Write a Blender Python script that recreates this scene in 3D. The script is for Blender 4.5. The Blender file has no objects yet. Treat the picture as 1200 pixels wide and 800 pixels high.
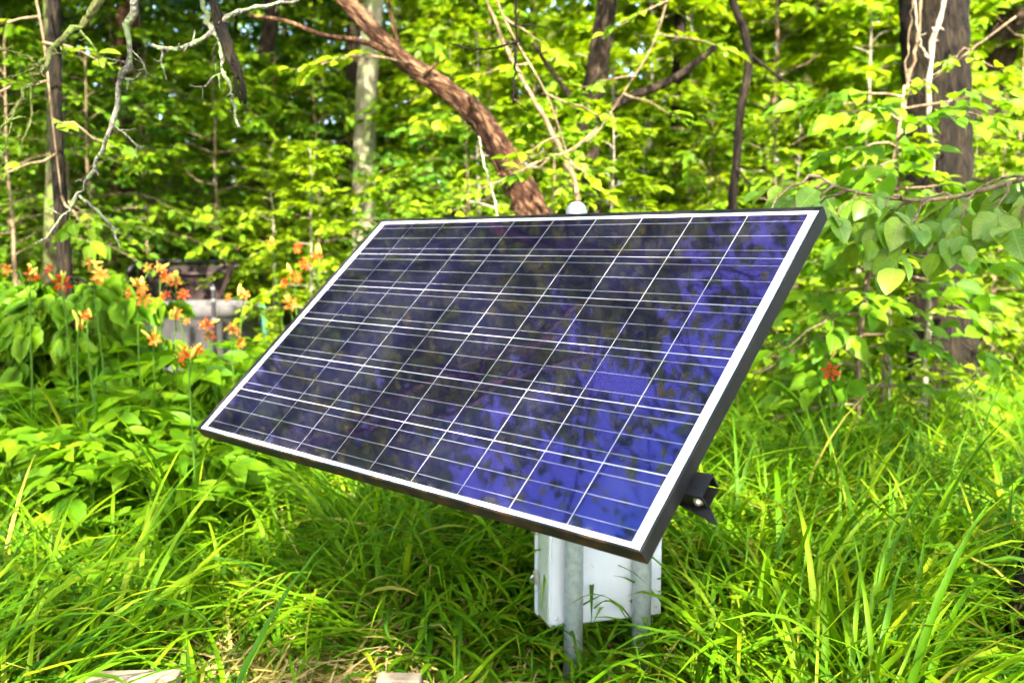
import bpy, math, random
import numpy as np
from mathutils import Matrix, Vector

# ------------------------------------------------------------------ camera, sky, sun, exposure
scene = bpy.context.scene
C = scene.collection
PITCH = math.radians(6.21)
CAM_H = 1.4
FPX = 1048.0                                   # focal length in pixels of a 1200 px wide frame
cam_data = bpy.data.cameras.new('camera')
cam_data.sensor_width = 36.0
cam_data.lens = 36.0 * FPX / 1200.0
cam_data.clip_start = 0.05
cam_data.clip_end = 800.0
cam_data.dof.use_dof = True
cam_data.dof.focus_distance = 2.25
cam_data.dof.aperture_fstop = 2.9
cam = bpy.data.objects.new('camera', cam_data)
C.objects.link(cam)
cam.location = (0, 0, CAM_H)
cam.rotation_euler = (math.pi / 2 - PITCH, 0, 0)
scene.camera = cam

SUN_AZ = math.radians(176.0)                   # clockwise from +Y: behind the camera, a touch to the right
SUN_EL = math.radians(46.0)
world = bpy.data.worlds.new('World')
scene.world = world
world.use_nodes = True
wn = world.node_tree.nodes
wn.clear()
sky = wn.new('ShaderNodeTexSky')
sky.sky_type = 'NISHITA'
sky.sun_disc = False
sky.sun_elevation = SUN_EL
sky.sun_rotation = SUN_AZ
sky.air_density = 1.0
sky.dust_density = 2.2
sky.ozone_density = 1.0
bg = wn.new('ShaderNodeBackground')
bg.inputs['Strength'].default_value = 0.15
wo = wn.new('ShaderNodeOutputWorld')
world.node_tree.links.new(sky.outputs[0], bg.inputs[0])
world.node_tree.links.new(bg.outputs[0], wo.inputs[0])

sun_data = bpy.data.lights.new('sun', 'SUN')
sun_data.energy = 4.8
sun_data.angle = math.radians(0.53)
sun_data.color = (1.0, 0.94, 0.84)
sun = bpy.data.objects.new('sun', sun_data)
C.objects.link(sun)
sd = Vector((math.sin(SUN_AZ) * math.cos(SUN_EL), math.cos(SUN_AZ) * math.cos(SUN_EL), math.sin(SUN_EL)))
sun.rotation_euler = sd.to_track_quat('Z', 'Y').to_euler()
sun.location = sd * 30

scene.render.engine = 'CYCLES'
scene.view_settings.view_transform = 'Standard'
scene.view_settings.look = 'None'
scene.view_settings.exposure = 2.98
scene.view_settings.gamma = 1.0
scene.view_settings.use_curve_mapping = False
cy = scene.cycles
cy.use_denoising = True
cy.use_adaptive_sampling = True
cy.adaptive_threshold = 0.06
cy.max_bounces = 6
cy.diffuse_bounces = 4
cy.glossy_bounces = 3
cy.transmission_bounces = 4
cy.transparent_max_bounces = 8
cy.sample_clamp_indirect = 6.0
cy.caustics_reflective = False
cy.caustics_refractive = False

rng = np.random.default_rng(11)
random.seed(4)

# ------------------------------------------------------------------ helpers
def ray(px, py):
    a = (px - 600.0) / FPX
    b = (py - 400.0) / FPX
    c, s = math.cos(PITCH), math.sin(PITCH)
    return np.array([a, c - b * s, -s - b * c])

def W(px, py, Y):
    """world point seen at photo pixel (px, py) that stands Y metres in front of the camera"""
    d = ray(px, py)
    return np.array([0, 0, CAM_H]) + d * (Y / d[1])

def gz(x, y):
    """terrain height"""
    x = np.asarray(x, float); y = np.asarray(y, float)
    r = np.clip(y - 9.0, 0, None)
    return (0.035 * r + 0.05 * np.sin(x * 0.7 + 1.3) * np.sin(y * 0.55) * np.clip((np.hypot(x, y) - 3.4) / 3, 0, 1)
            + 0.02 * np.sin(x * 2.3) * np.sin(y * 1.9 + .7))

def ground_at(px, Y):
    x = (px - 600.0) / FPX * Y * 0.995
    return np.array([x, Y, float(gz(x, Y))])

def unit(v):
    v = np.asarray(v, float)
    return v / (np.linalg.norm(v, axis=-1, keepdims=True) + 1e-12)

def mesh_np(name, V, T, mat=None, smooth=True):
    """mesh from a vertex array and an (n,3) or (n,4) face array (or a list of such arrays)"""
    if not isinstance(T, list):
        T = [T]
    T = [np.asarray(t, np.int32) for t in T if len(t)]
    me = bpy.data.meshes.new(name)
    V = np.asarray(V, np.float32)
    me.vertices.add(len(V))
    me.vertices.foreach_set('co', V.ravel())
    loops = np.concatenate([t.ravel() for t in T])
    sizes = np.concatenate([np.full(len(t), t.shape[1], np.int32) for t in T])
    starts = np.concatenate([[0], np.cumsum(sizes)[:-1]]).astype(np.int32)
    me.loops.add(len(loops))
    me.loops.foreach_set('vertex_index', loops)
    me.polygons.add(len(sizes))
    me.polygons.foreach_set('loop_start', starts)
    me.polygons.foreach_set('loop_total', sizes)
    me.polygons.foreach_set('use_smooth', np.full(len(sizes), smooth))
    if mat:
        me.materials.append(mat)
    me.update(calc_edges=True)
    return me

def obj(name, me, parent=None, **tags):
    o = bpy.data.objects.new(name, me)
    C.objects.link(o)
    if parent is not None:
        o.parent = parent
    for k, v in tags.items():
        if v is not None:
            o[k] = v
    return o

def thing(name, label, cat, loc=(0, 0, 0), rotz=0.0, scale=1.0, group=None):
    o = obj(name, None, label=label, category=cat, group=group)
    o.location = tuple(float(v) for v in loc)
    o.rotation_euler = (0, 0, rotz)
    o.scale = (scale,) * 3
    o.empty_display_size = 0.1
    return o

class MB:
    """collects verts and faces of one mesh"""
    def __init__(s):
        s.v, s.t, s.q, s.n = [], [], [], 0
    def add(s, V, T=None, Q=None):
        V = np.asarray(V, float)
        s.v.append(V)
        if T is not None and len(T): s.t.append(np.asarray(T) + s.n)
        if Q is not None and len(Q): s.q.append(np.asarray(Q) + s.n)
        s.n += len(V)
        return s
    def box(s, lo, hi, M=None, bev=0.0):
        lo = np.array(lo, float); hi = np.array(hi, float)
        if bev > 0:                                            # chamfered box
            V = []; c = (lo + hi) / 2; h = (hi - lo) / 2
            b = min(bev, h.min() * .9)
            for sx in (-1, 1):
                for sy in (-1, 1):
                    for sz in (-1, 1):
                        sg = np.array([sx, sy, sz])
                        for ax in range(3):
                            p = h - b; p = p.copy(); p[ax] = h[ax]
                            V.append(c + sg * p)
            V = np.array(V)
            def ix(sx, sy, sz, ax): return ((sx > 0) * 4 + (sy > 0) * 2 + (sz > 0)) * 3 + ax
            Q = []; T = []
            for ax in range(3):
                o1, o2 = [a for a in range(3) if a != ax]
                for sg in (-1, 1):
                    f = []
                    for (u, w) in ((-1, -1), (1, -1), (1, 1), (-1, 1)):
                        e = [0, 0, 0]; e[ax] = sg; e[o1] = u; e[o2] = w
                        f.append(ix(*e, ax))
                    flip = (sg < 0) != (ax == 1)
                    Q.append(f[::-1] if flip else f)
            for ax in range(3):                                # edges along ax
                o1, o2 = [a for a in range(3) if a != ax]
                for u in (-1, 1):
                    for w in (-1, 1):
                        e0 = [0, 0, 0]; e0[ax] = -1; e0[o1] = u; e0[o2] = w
                        e1 = list(e0); e1[ax] = 1
                        Q.append([ix(*e0, o1), ix(*e1, o1), ix(*e1, o2), ix(*e0, o2)])
            for sx in (-1, 1):
                for sy in (-1, 1):
                    for sz in (-1, 1):
                        T.append([ix(sx, sy, sz, 0), ix(sx, sy, sz, 1), ix(sx, sy, sz, 2)])
        else:
            V = np.array([[x, y, z] for x in (lo[0], hi[0]) for y in (lo[1], hi[1]) for z in (lo[2], hi[2])])
            Q = [[0, 1, 3, 2], [4, 6, 7, 5], [0, 4, 5, 1], [2, 3, 7, 6], [0, 2, 6, 4], [1, 5, 7, 3]]
            T = None
        if M is not None:
            V = V @ np.array(M)[:3, :3].T + np.array(M)[:3, 3]
        return s.add(V, T, Q)
    def tube(s, P, R, n=8, cap=True, rough=0.0, rg=None):
        P = np.asarray(P, float); R = np.asarray(R, float) * np.ones(len(P))
        d = np.gradient(P, axis=0); d = unit(d)
        ref = np.array([0, 0, 1.0]) if abs(d[0][2]) < .9 else np.array([1.0, 0, 0])
        u = unit(np.cross(ref, d[0])); us = []
        for k in range(len(P)):
            u = unit(u - d[k] * np.dot(u, d[k])); us.append(u)
        us = np.array(us); ws = np.cross(d, us)
        a = np.arange(n) * 2 * math.pi / n
        rr = R[:, None] * np.ones((1, n))
        if rough and rg is not None:
            lob = 1 + rough * (np.sin(a * 3 + rg.uniform(0, 6)) * .5 + np.sin(a * 5 + rg.uniform(0, 6)) * .4)[None]
            rr = rr * lob * (1 + rough * rg.normal(0, .45, rr.shape))
        V = P[:, None] + rr[..., None] * (np.cos(a)[None, :, None] * us[:, None] + np.sin(a)[None, :, None] * ws[:, None])
        V = V.reshape(-1, 3)
        Q = []
        m = len(P)
        i = np.arange(n); j = (i + 1) % n
        for k in range(m - 1):
            Q.append(np.stack([k * n + i, k * n + j, (k + 1) * n + j, (k + 1) * n + i], 1))
        Q = np.concatenate(Q)
        T = None
        if cap:
            V = np.concatenate([V, P[:1], P[-1:]])
            T = np.concatenate([np.stack([j, i, np.full(n, m * n)], 1), np.stack([(m - 1) * n + i, (m - 1) * n + j, np.full(n, m * n + 1)], 1)])
        return s.add(V, T, Q)
    def lathe(s, prof, n=24, M=None):
        prof = np.asarray(prof, float)
        a = np.arange(n) * 2 * math.pi / n
        V = np.stack([prof[:, 0, None] * np.cos(a), prof[:, 0, None] * np.sin(a), prof[:, 1, None] * np.ones(n)], -1).reshape(-1, 3)
        i = np.arange(n); j = (i + 1) % n
        Q = np.concatenate([np.stack([k * n + i, k * n + j, (k + 1) * n + j, (k + 1) * n + i], 1) for k in range(len(prof) - 1)])
        if M is not None:
            V = V @ np.array(M)[:3, :3].T + np.array(M)[:3, 3]
        return s.add(V, None, Q)
    def prism(s, poly, z0, z1, M=None):
        poly = np.asarray(poly, float); n = len(poly)
        V = np.concatenate([np.c_[poly, np.full(n, z0)], np.c_[poly, np.full(n, z1)], [[*poly.mean(0), z0], [*poly.mean(0), z1]]])
        i = np.arange(n); j = (i + 1) % n
        Q = np.stack([i, j, n + j, n + i], 1)
        T = np.concatenate([np.stack([j, i, np.full(n, 2 * n)], 1), np.stack([n + i, n + j, np.full(n, 2 * n + 1)], 1)])
        if M is not None:
            V = V @ np.array(M)[:3, :3].T + np.array(M)[:3, 3]
        return s.add(V, T, Q)
    def mesh(s, name, mat, smooth=True):
        T = []
        if s.t: T.append(np.concatenate(s.t))
        if s.q: T.append(np.concatenate(s.q))
        return mesh_np(name, np.concatenate(s.v), T, mat, smooth)

def trunk_coords(me, P, R, n):
    """store (cos, sin) * radius and the length along the trunk on each vertex, for the bark material"""
    a = np.arange(n) * 2 * math.pi / n
    s_ = np.concatenate([[0], np.cumsum(np.linalg.norm(np.diff(P, axis=0), axis=1))])
    rm = float(np.mean(R))
    v = np.stack([rm * np.cos(a)[None] * np.ones((len(P), 1)), rm * np.sin(a)[None] * np.ones((len(P), 1)), s_[:, None] * np.ones((1, n))], -1).reshape(-1, 3)
    v = np.concatenate([v, [[0, 0, s_[0]], [0, 0, s_[-1]]]])
    at = me.attributes.new('bark', 'FLOAT_VECTOR', 'POINT')
    at.data.foreach_set('vector', v.astype(np.float32).ravel())

def spline(P, n):
    """Catmull-Rom through the points, n samples"""
    P = np.asarray(P, float)
    E = np.concatenate([[2 * P[0] - P[1]], P, [2 * P[-1] - P[-2]]])
    t = np.linspace(0, len(P) - 1 - 1e-9, n)
    k = t.astype(int); f = (t - k)[:, None] if P.ndim > 1 else (t - k)
    a, b, c, d = E[k], E[k + 1], E[k + 2], E[k + 3]
    return .5 * ((2 * b) + (c - a) * f + (2 * a - 5 * b + 4 * c - d) * f ** 2 + (3 * b - a - 3 * c + d) * f ** 3)

# ------------------------------------------------------------------ materials
def new_mat(name):
    m = bpy.data.materials.new(name)
    m.use_nodes = True
    nt = m.node_tree
    nt.nodes.clear()
    out = nt.nodes.new('ShaderNodeOutputMaterial')
    return m, nt, out

def ramp(nt, stops):
    r = nt.nodes.new('ShaderNodeValToRGB')
    e = r.color_ramp.elements
    while len(e) < len(stops): e.new(.5)
    for k, (p, c) in enumerate(stops):
        e[k].position = p
        e[k].color = (*c, 1)
    return r

def leaf_mat(name, stops, trans=0.42, rough=0.5, spec=0.18, tmul=(1.25, 1.2, .6), vein=False):
    m, nt, out = new_mat(name)
    L = nt.links.new
    geo = nt.nodes.new('ShaderNodeNewGeometry')
    oi = nt.nodes.new('ShaderNodeObjectInfo')
    ad = nt.nodes.new('ShaderNodeMath'); ad.operation = 'ADD'
    L(geo.outputs['Random Per Island'], ad.inputs[0]); L(oi.outputs['Random'], ad.inputs[1])
    fr = nt.nodes.new('ShaderNodeMath'); fr.operation = 'FRACT'
    L(ad.outputs[0], fr.inputs[0])
    r = ramp(nt, stops)
    L(fr.outputs[0], r.inputs[0])
    tc = nt.nodes.new('ShaderNodeTexCoord')
    nz = nt.nodes.new('ShaderNodeTexNoise'); nz.inputs['Scale'].default_value = 9; nz.inputs['Detail'].default_value = 3
    L(tc.outputs['Object'], nz.inputs['Vector'])
    mr = nt.nodes.new('ShaderNodeMapRange'); mr.inputs[1].default_value = .3; mr.inputs[2].default_value = .7
    mr.inputs[3].default_value = .82; mr.inputs[4].default_value = 1.16
    L(nz.outputs[0], mr.inputs[0])
    mx = nt.nodes.new('ShaderNodeVectorMath'); mx.operation = 'SCALE'
    L(r.outputs[0], mx.inputs[0]); L(mr.outputs[0], mx.inputs['Scale'])
    vmask = None
    if vein:                                              # midrib and side veins, in the leaf's own space
        sp_ = nt.nodes.new('ShaderNodeSeparateXYZ'); L(tc.outputs['Object'], sp_.inputs[0])
        def mth(op, a, b=None):
            q = nt.nodes.new('ShaderNodeMath'); q.operation = op
            for i_, v_ in enumerate((a, b)):
                if v_ is None: continue
                if isinstance(v_, (int, float)): q.inputs[i_].default_value = v_
                else: L(v_, q.inputs[i_])
            return q.outputs[0]
        ay = mth('ABSOLUTE', sp_.outputs[1])
        sv = mth('FRACT', mth('MULTIPLY', mth('SUBTRACT', sp_.outputs[0], mth('MULTIPLY', ay, .9)), 7.5))
        vmask = mth('MAXIMUM', mth('LESS_THAN', ay, .014), mth('MULTIPLY', mth('LESS_THAN', sv, .11), .6))
        mv = nt.nodes.new('ShaderNodeMix'); mv.data_type = 'RGBA'
        L(mth('MULTIPLY', vmask, .5), mv.inputs[0]); L(mx.outputs[0], mv.inputs[6]); mv.inputs[7].default_value = (.26, .36, .08, 1)
        mx = mv
    mxo = mx.outputs[2] if vein else mx.outputs[0]
    p = nt.nodes.new('ShaderNodeBsdfPrincipled')
    if vein:
        bp_ = nt.nodes.new('ShaderNodeBump'); bp_.inputs['Strength'].default_value = .5; bp_.inputs['Distance'].default_value = .004; bp_.invert = True
        L(vmask, bp_.inputs['Height']); L(bp_.outputs[0], p.inputs['Normal'])
    p.inputs['Roughness'].default_value = rough
    p.inputs['Specular IOR Level'].default_value = spec
    L(mxo, p.inputs['Base Color'])
    tm = nt.nodes.new('ShaderNodeVectorMath'); tm.operation = 'MULTIPLY'; tm.inputs[1].default_value = tmul
    L(mxo, tm.inputs[0])
    tr = nt.nodes.new('ShaderNodeBsdfTranslucent')
    L(tm.outputs[0], tr.inputs[0])
    ms = nt.nodes.new('ShaderNodeMixShader'); ms.inputs[0].default_value = trans
    L(p.outputs[0], ms.inputs[1]); L(tr.outputs[0], ms.inputs[2])
    L(ms.outputs[0], out.inputs[0])
    return m

def bark_mat(name, dark, mid, light, scale=9.0, stretch=0.18, bump=0.9, lichen=None, along=False):
    m, nt, out = new_mat(name)
    L = nt.links.new
    tc = nt.nodes.new('ShaderNodeTexCoord')
    mp = nt.nodes.new('ShaderNodeMapping'); mp.inputs['Scale'].default_value = (1, 1, stretch)
    src = tc.outputs['Object']
    if along:                                             # coordinates that follow the bend of the trunk
        at_ = nt.nodes.new('ShaderNodeAttribute'); at_.attribute_name = 'bark'; src = at_.outputs['Vector']
    L(src, mp.inputs[0])
    n1 = nt.nodes.new('ShaderNodeTexNoise'); n1.inputs['Scale'].default_value = scale; n1.inputs['Detail'].default_value = 7; n1.inputs['Roughness'].default_value = .65
    n1.inputs['Distortion'].default_value = .6
    L(mp.outputs[0], n1.inputs['Vector'])
    v = nt.nodes.new('ShaderNodeTexVoronoi'); v.inputs['Scale'].default_value = scale * 2.2; v.feature = 'DISTANCE_TO_EDGE'
    L(mp.outputs[0], v.inputs['Vector'])
    mu = nt.nodes.new('ShaderNodeMath'); mu.operation = 'MULTIPLY_ADD'; mu.inputs[1].default_value = .55; 
    L(v.outputs['Distance'], mu.inputs[0]); L(n1.outputs[0], mu.inputs[2])
    r = ramp(nt, [(.36, dark), (.55, mid), (.78, light)])
    L(mu.outputs[0], r.inputs[0])
    col = r.outputs[0]
    if lichen:
        n2 = nt.nodes.new('ShaderNodeTexNoise'); n2.inputs['Scale'].default_value = scale * .7; n2.inputs['Detail'].default_value = 5
        L(tc.outputs['Object'], n2.inputs['Vector'])
        r2 = ramp(nt, [(.5, (0, 0, 0)), (.6, (1, 1, 1))])
        L(n2.outputs[0], r2.inputs[0])
        mx = nt.nodes.new('ShaderNodeMix'); mx.data_type = 'RGBA'
        L(r2.outputs[0], mx.inputs[0]); L(col, mx.inputs[6]); mx.inputs[7].default_value = (*lichen, 1)
        col = mx.outputs[2]
    p = nt.nodes.new('ShaderNodeBsdfPrincipled')
    p.inputs['Roughness'].default_value = .9
    p.inputs['Specular IOR Level'].default_value = .15
    L(col, p.inputs['Base Color'])
    b = nt.nodes.new('ShaderNodeBump'); b.inputs['Strength'].default_value = bump; b.inputs['Distance'].default_value = .05
    L(mu.outputs[0], b.inputs['Height']); L(b.outputs[0], p.inputs['Normal'])
    L(p.outputs[0], out.inputs[0])
    return m

def plain_mat(name, col, rough=.5, metal=0.0, spec=.5, var=.12, nscale=14.0, bump=0.0, col2=None, lo=.4, hi=.65):
    m, nt, out = new_mat(name)
    L = nt.links.new
    tc = nt.nodes.new('ShaderNodeTexCoord')
    nz = nt.nodes.new('ShaderNodeTexNoise'); nz.inputs['Scale'].default_value = nscale; nz.inputs['Detail'].default_value = 6; nz.inputs['Roughness'].default_value = .62
    L(tc.outputs['Object'], nz.inputs['Vector'])
    c = np.array(col)
    if col2 is None:
        col2 = tuple(c * (1 - var)); col = tuple(np.minimum(c * (1 + var), 1))
    r = ramp(nt, [(lo, col), (hi, col2)])
    L(nz.outputs[0], r.inputs[0])
    p = nt.nodes.new('ShaderNodeBsdfPrincipled')
    p.inputs['Metallic'].default_value = metal
    p.inputs['Specular IOR Level'].default_value = spec
    L(r.outputs[0], p.inputs['Base Color'])
    mr = nt.nodes.new('ShaderNodeMapRange'); mr.inputs[3].default_value = max(rough - .1, .03); mr.inputs[4].default_value = min(rough + .12, 1)
    L(nz.outputs[0], mr.inputs[0]); L(mr.outputs[0], p.inputs['Roughness'])
    if bump:
        b = nt.nodes.new('ShaderNodeBump'); b.inputs['Strength'].default_value = bump; b.inputs['Distance'].default_value = .004
        L(nz.outputs[0], b.inputs['Height']); L(b.outputs[0], p.inputs['Normal'])
    L(p.outputs[0], out.inputs[0])
    return m

M = {}
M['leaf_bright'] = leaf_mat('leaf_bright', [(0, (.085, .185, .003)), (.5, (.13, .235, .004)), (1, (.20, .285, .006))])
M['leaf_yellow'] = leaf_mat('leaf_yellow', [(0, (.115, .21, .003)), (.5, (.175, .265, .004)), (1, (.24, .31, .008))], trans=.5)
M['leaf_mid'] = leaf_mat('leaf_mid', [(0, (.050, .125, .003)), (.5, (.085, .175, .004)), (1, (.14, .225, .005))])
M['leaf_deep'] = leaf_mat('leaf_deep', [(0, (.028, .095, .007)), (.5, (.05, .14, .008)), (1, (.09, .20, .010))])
M['leaf_cool'] = leaf_mat('leaf_cool', [(0, (.085, .19, .008)), (.5, (.12, .23, .010)), (1, (.19, .28, .012))], rough=.36, spec=.4)
M['leaf_vine'] = leaf_mat('leaf_vine', [(0, (.07, .185, .003)), (.5, (.11, .235, .003)), (1, (.16, .28, .005))], trans=.45)
M['leaf_vine_vein'] = leaf_mat('leaf_vine_vein', [(0, (.07, .185, .003)), (.5, (.11, .235, .003)), (1, (.16, .28, .005))], trans=.45, vein=True)
M['leaf_cool_vein'] = leaf_mat('leaf_cool_vein', [(0, (.085, .19, .008)), (.5, (.12, .23, .010)), (1, (.19, .28, .012))], rough=.36, spec=.4, vein=True)
M['leaf_bright_vein'] = leaf_mat('leaf_bright_vein', [(0, (.085, .185, .003)), (.5, (.13, .235, .004)), (1, (.20, .285, .006))], vein=True)
M['grass'] = leaf_mat('grass', [(0, (.048, .140, .004)), (.25, (.085, .205, .002)), (.6, (.125, .255, .002)), (.85, (.165, .27, .003)), (.95, (.24, .30, .008)), (1, (.36, .31, .05))], trans=.40, rough=.5, spec=.15)
M['grass_dry'] = leaf_mat('grass_dry', [(0, (.36, .30, .05)), (.5, (.46, .35, .12)), (1, (.42, .27, .14))], trans=.25, rough=.7, spec=.2, tmul=(1, 1, .8))
M['petal'] = leaf_mat('petal', [(0, (.42, .030, .002)), (.6, (.50, .052, .002)), (1, (.55, .085, .004))], trans=.4, rough=.55, spec=.25, tmul=(1.1, .9, .6))
M['petal_pale'] = leaf_mat('petal_pale', [(0, (.55, .14, .012)), (1, (.60, .24, .03))], trans=.4, rough=.55, spec=.25, tmul=(1.1, 1, .7))
M['bud'] = leaf_mat('bud', [(0, (.42, .45, .06)), (1, (.72, .55, .10))], trans=.3)
M['stem_green'] = plain_mat('stem_green', (.055, .125, .006), .6, 0, .2)
M['stem_brown'] = bark_mat('stem_brown', (.07, .045, .025), (.16, .11, .06), (.27, .20, .12), 20, .3, .5)
M['stem_pale'] = bark_mat('stem_pale', (.10, .085, .06), (.22, .19, .13), (.36, .32, .23), 16, .3, .4)
BARKS = {'bark_red': ((.006, .003, .002), (.045, .018, .008), (.22, .125, .062), 14, .30, 1.0),
         'bark_brown': ((.006, .004, .0025), (.030, .019, .011), (.085, .058, .034), 18, .20, 1.0),
         'bark_dark': ((.003, .002, .0013), (.012, .0082, .0042), (.036, .026, .013), 18, .18, 1.0),
         'bark_pale': ((.09, .078, .045), (.20, .175, .105), (.31, .28, .185), 9, .22, .7, (.15, .175, .07))}
for k_, v_ in BARKS.items():
    M[k_] = bark_mat(k_, *v_)
    M[k_ + '_trunk'] = bark_mat(k_ + '_trunk', *v_, along=True)
M['bark_lichen'] = bark_mat('bark_lichen', (.06, .05, .04), (.16, .145, .11), (.28, .27, .21), 30, .5, .8, lichen=(.20, .25, .11))
M['bark_mossy'] = bark_mat('bark_mossy', (.05, .05, .018), (.13, .13, .04), (.22, .23, .08), 24, .4, .8, lichen=(.17, .23, .05))
M['bark_mossy_trunk'] = bark_mat('bark_mossy_trunk', (.012, .010, .005), (.06, .05, .022), (.14, .12, .06), 14, .2, .8, lichen=(.10, .13, .03), along=True)

# ------------------------------------------------------------------ leaf shapes
def tmpl(kind):
    """leaf in its own frame: x along the midrib, y across, z the upper side; unit length"""
    if kind == 'simple':
        V = [[0, 0, 0], [.42, .30, .07], [1, 0, -.10], [.42, -.30, .07]]
        return np.array(V, float), np.array([[0, 2, 1], [0, 3, 2]])
    if kind == 'ovate' or kind == 'long':
        w = 1.0 if kind == 'ovate' else .72
        xs = [.0, .12, .35, .62, .84, 1.0]
        ws = np.array([.02, .20, .31, .26, .13, .0]) * w
        zs = [0, .01, .01, -.01, -.05, -.12]
    elif kind == 'round':
        xs = [.0, .10, .34, .62, .86, 1.0]; ws = np.array([.03, .22, .34, .31, .16, .0]); zs = [0, .02, .03, .01, -.03, -.09]
    V = []; T = []
    for x, w_, z in zip(xs, ws, zs):
        V += [[x, w_, z + w_ * .28], [x, 0, z], [x, -w_, z + w_ * .28]]
    for k in range(len(xs) - 1):
        a = 3 * k; b = a + 3
        for (l, r_) in ((0, 1), (1, 2)):
            if k < len(xs) - 2:
                T += [[a + l, a + r_, b + r_], [a + l, b + r_, b + l]]
            else:
                T += [[a + l, a + r_, b + 1]]
    return np.array(V, float), np.array(T)

def tmpl_lobed():
    """broad heart-based leaf with shallow lobes (vine)"""
    ctl = np.array([(.02, .0), (-.10, .13), (-.07, .30), (.10, .43), (.26, .45), (.36, .40), (.50, .41), (.62, .33), (.72, .20), (.84, .10), (1.0, .0)])
    out_ = spline(ctl, 19)
    out_[0] = [0, 0]; out_[-1] = [1, 0]
    def z(x, y): return abs(y) * .16 - .16 * max(x - .35, 0) ** 1.5 + .018 * math.sin(9 * x + 7 * abs(y))
    mid = [(x, 0, z(x, 0)) for x in (0, .22, .45, .70, 1.0)]
    V = list(mid); T = []
    for sg in (1, -1):
        b0_ = len(V)
        inner = out_[1:-1]
        for p in inner: V.append((p[0], sg * p[1], z(p[0], p[1])))
        near = [min(range(5), key=lambda m_: abs(mid[m_][0] - max(p[0], 0))) for p in inner]
        near = list(np.maximum.accumulate(near))
        T.append((0, b0_, 0))
        for k in range(len(inner) - 1):
            a, c = near[k], near[k + 1]
            T.append((a, b0_ + k, b0_ + k + 1))
            while a < c:
                T.append((a, b0_ + k + 1, a + 1)); a += 1
        a = near[-1]
        while a < 4:
            T.append((a, b0_ + len(inner) - 1, a + 1)); a += 1
    T = np.array([t for t in T if len(set(t)) == 3])
    return np.array(V, float), T

TP = {k: tmpl(k) for k in ('simple', 'ovate', 'long', 'round')}
TP['lobed'] = tmpl_lobed()

def frames(D, N):
    D = unit(D); N = N - D * (N * D).sum(-1, keepdims=True); N = unit(N)
    Y = np.cross(N, D)
    return D, Y, N

def leaves_mesh(name, kind, P, D, N, S, mat, width=1.0, smooth=True):
    V0, T0 = TP[kind]
    D, Y, N = frames(D, N)
    S = np.asarray(S)[:, None, None]
    V = P[:, None] + S * (V0[None, :, 0:1] * D[:, None] + width * V0[None, :, 1:2] * Y[:, None] + V0[None, :, 2:3] * N[:, None])
    k = len(V0)
    T = (T0[None] + (np.arange(len(P)) * k)[:, None, None]).reshape(-1, 3)
    return mesh_np(name, V.reshape(-1, 3), T, mat, smooth)

LEAF_ME = {}
def leaf_objects(parent, kind, P, D, N, S, mat, name='leaf'):
    """every leaf an object of its own (shared mesh), child of the plant"""
    key = (kind, mat.name)
    if key not in LEAF_ME:
        LEAF_ME[key] = mesh_np('leaf_blade_' + kind, TP[kind][0], TP[kind][1], mat, True)
    me = LEAF_ME[key]
    D, Y, N = frames(D, N)
    for k in range(len(P)):
        o = bpy.data.objects.new(name, me)
        C.objects.link(o)
        o.parent = parent
        s = float(S[k])
        m = np.eye(4)
        m[:3, 0] = D[k] * s; m[:3, 1] = Y[k] * s; m[:3, 2] = N[k] * s; m[:3, 3] = P[k]
        o.matrix_basis = Matrix(m.tolist())

# ------------------------------------------------------------------ plant generator
def rotz(v, a):
    c, s = math.cos(a), math.sin(a)
    return np.array([v[0] * c - v[1] * s, v[0] * s + v[1] * c, v[2]])

def spray(rg, wood, out, base, dirv, L, r, leaf, ntw, nlv, droop=.25, flat=.3, twl=.42, sides=5):
    """one branch with side twigs and leaves lying in tiers; appends leaves (P, D, N, S) to out"""
    n = 6
    t = np.linspace(0, 1, n)[:, None]
    d = unit(dirv)
    hor = unit(np.array([d[0], d[1], 0]) + 1e-6)
    P = base + d * L * t * (1 - .35 * t) + hor * L * .35 * t ** 2 + np.array([0, 0, -droop * L]) * t ** 2.2
    P[1:] += rg.normal(0, .025 * L, (n - 1, 3))
    wood.tube(P, np.linspace(r, r * .25, n), sides, cap=False)
    for k in range(ntw + 1):
        tt = 1.0 if k == ntw else rg.uniform(.22, .97)
        f = tt * (n - 1); i = min(int(f), n - 2); p = P[i] + (P[i + 1] - P[i]) * (f - i)
        dd = unit(P[i + 1] - P[i])
        ang = 0 if k == ntw else (1 if k % 2 else -1) * rg.uniform(.5, 1.1)
        td = rotz(dd, ang); td[2] = td[2] * .5 + rg.normal(0, .14)
        td = unit(td)
        l = L * twl * (1.15 - .6 * tt) * rg.uniform(.7, 1.25)
        if l < leaf: l = leaf
        q = np.linspace(0, 1, 4)[:, None]
        TPp = p + td * l * q + np.array([0, 0, -.16 * l]) * q ** 2
        wood.tube(TPp, np.linspace(r * .3, r * .1, 4), 3, cap=False)
        m = nlv
        s = np.linspace(.12, 1.0, m) + rg.normal(0, .03, m)
        lp = p + td * l * s[:, None] + np.array([0, 0, -.16 * l]) * (s ** 2)[:, None]
        side = np.where(np.arange(m) % 2, 1, -1) * rg.uniform(.5, 1.15, m)
        side[-1] = 0
        c, sn = np.cos(side), np.sin(side)
        ld = np.stack([td[0] * c - td[1] * sn, td[0] * sn + td[1] * c, np.full(m, td[2] - .18) + rg.normal(0, .22, m)], 1)
        nn = np.stack([rg.normal(0, flat, m), rg.normal(0, flat, m), np.ones(m)], 1)
        out.append((lp, ld, nn, leaf * rg.uniform(.48, 1.2, m)))

def cat(out):
    return [np.concatenate([o[k] for o in out]) for k in range(4)]

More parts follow.
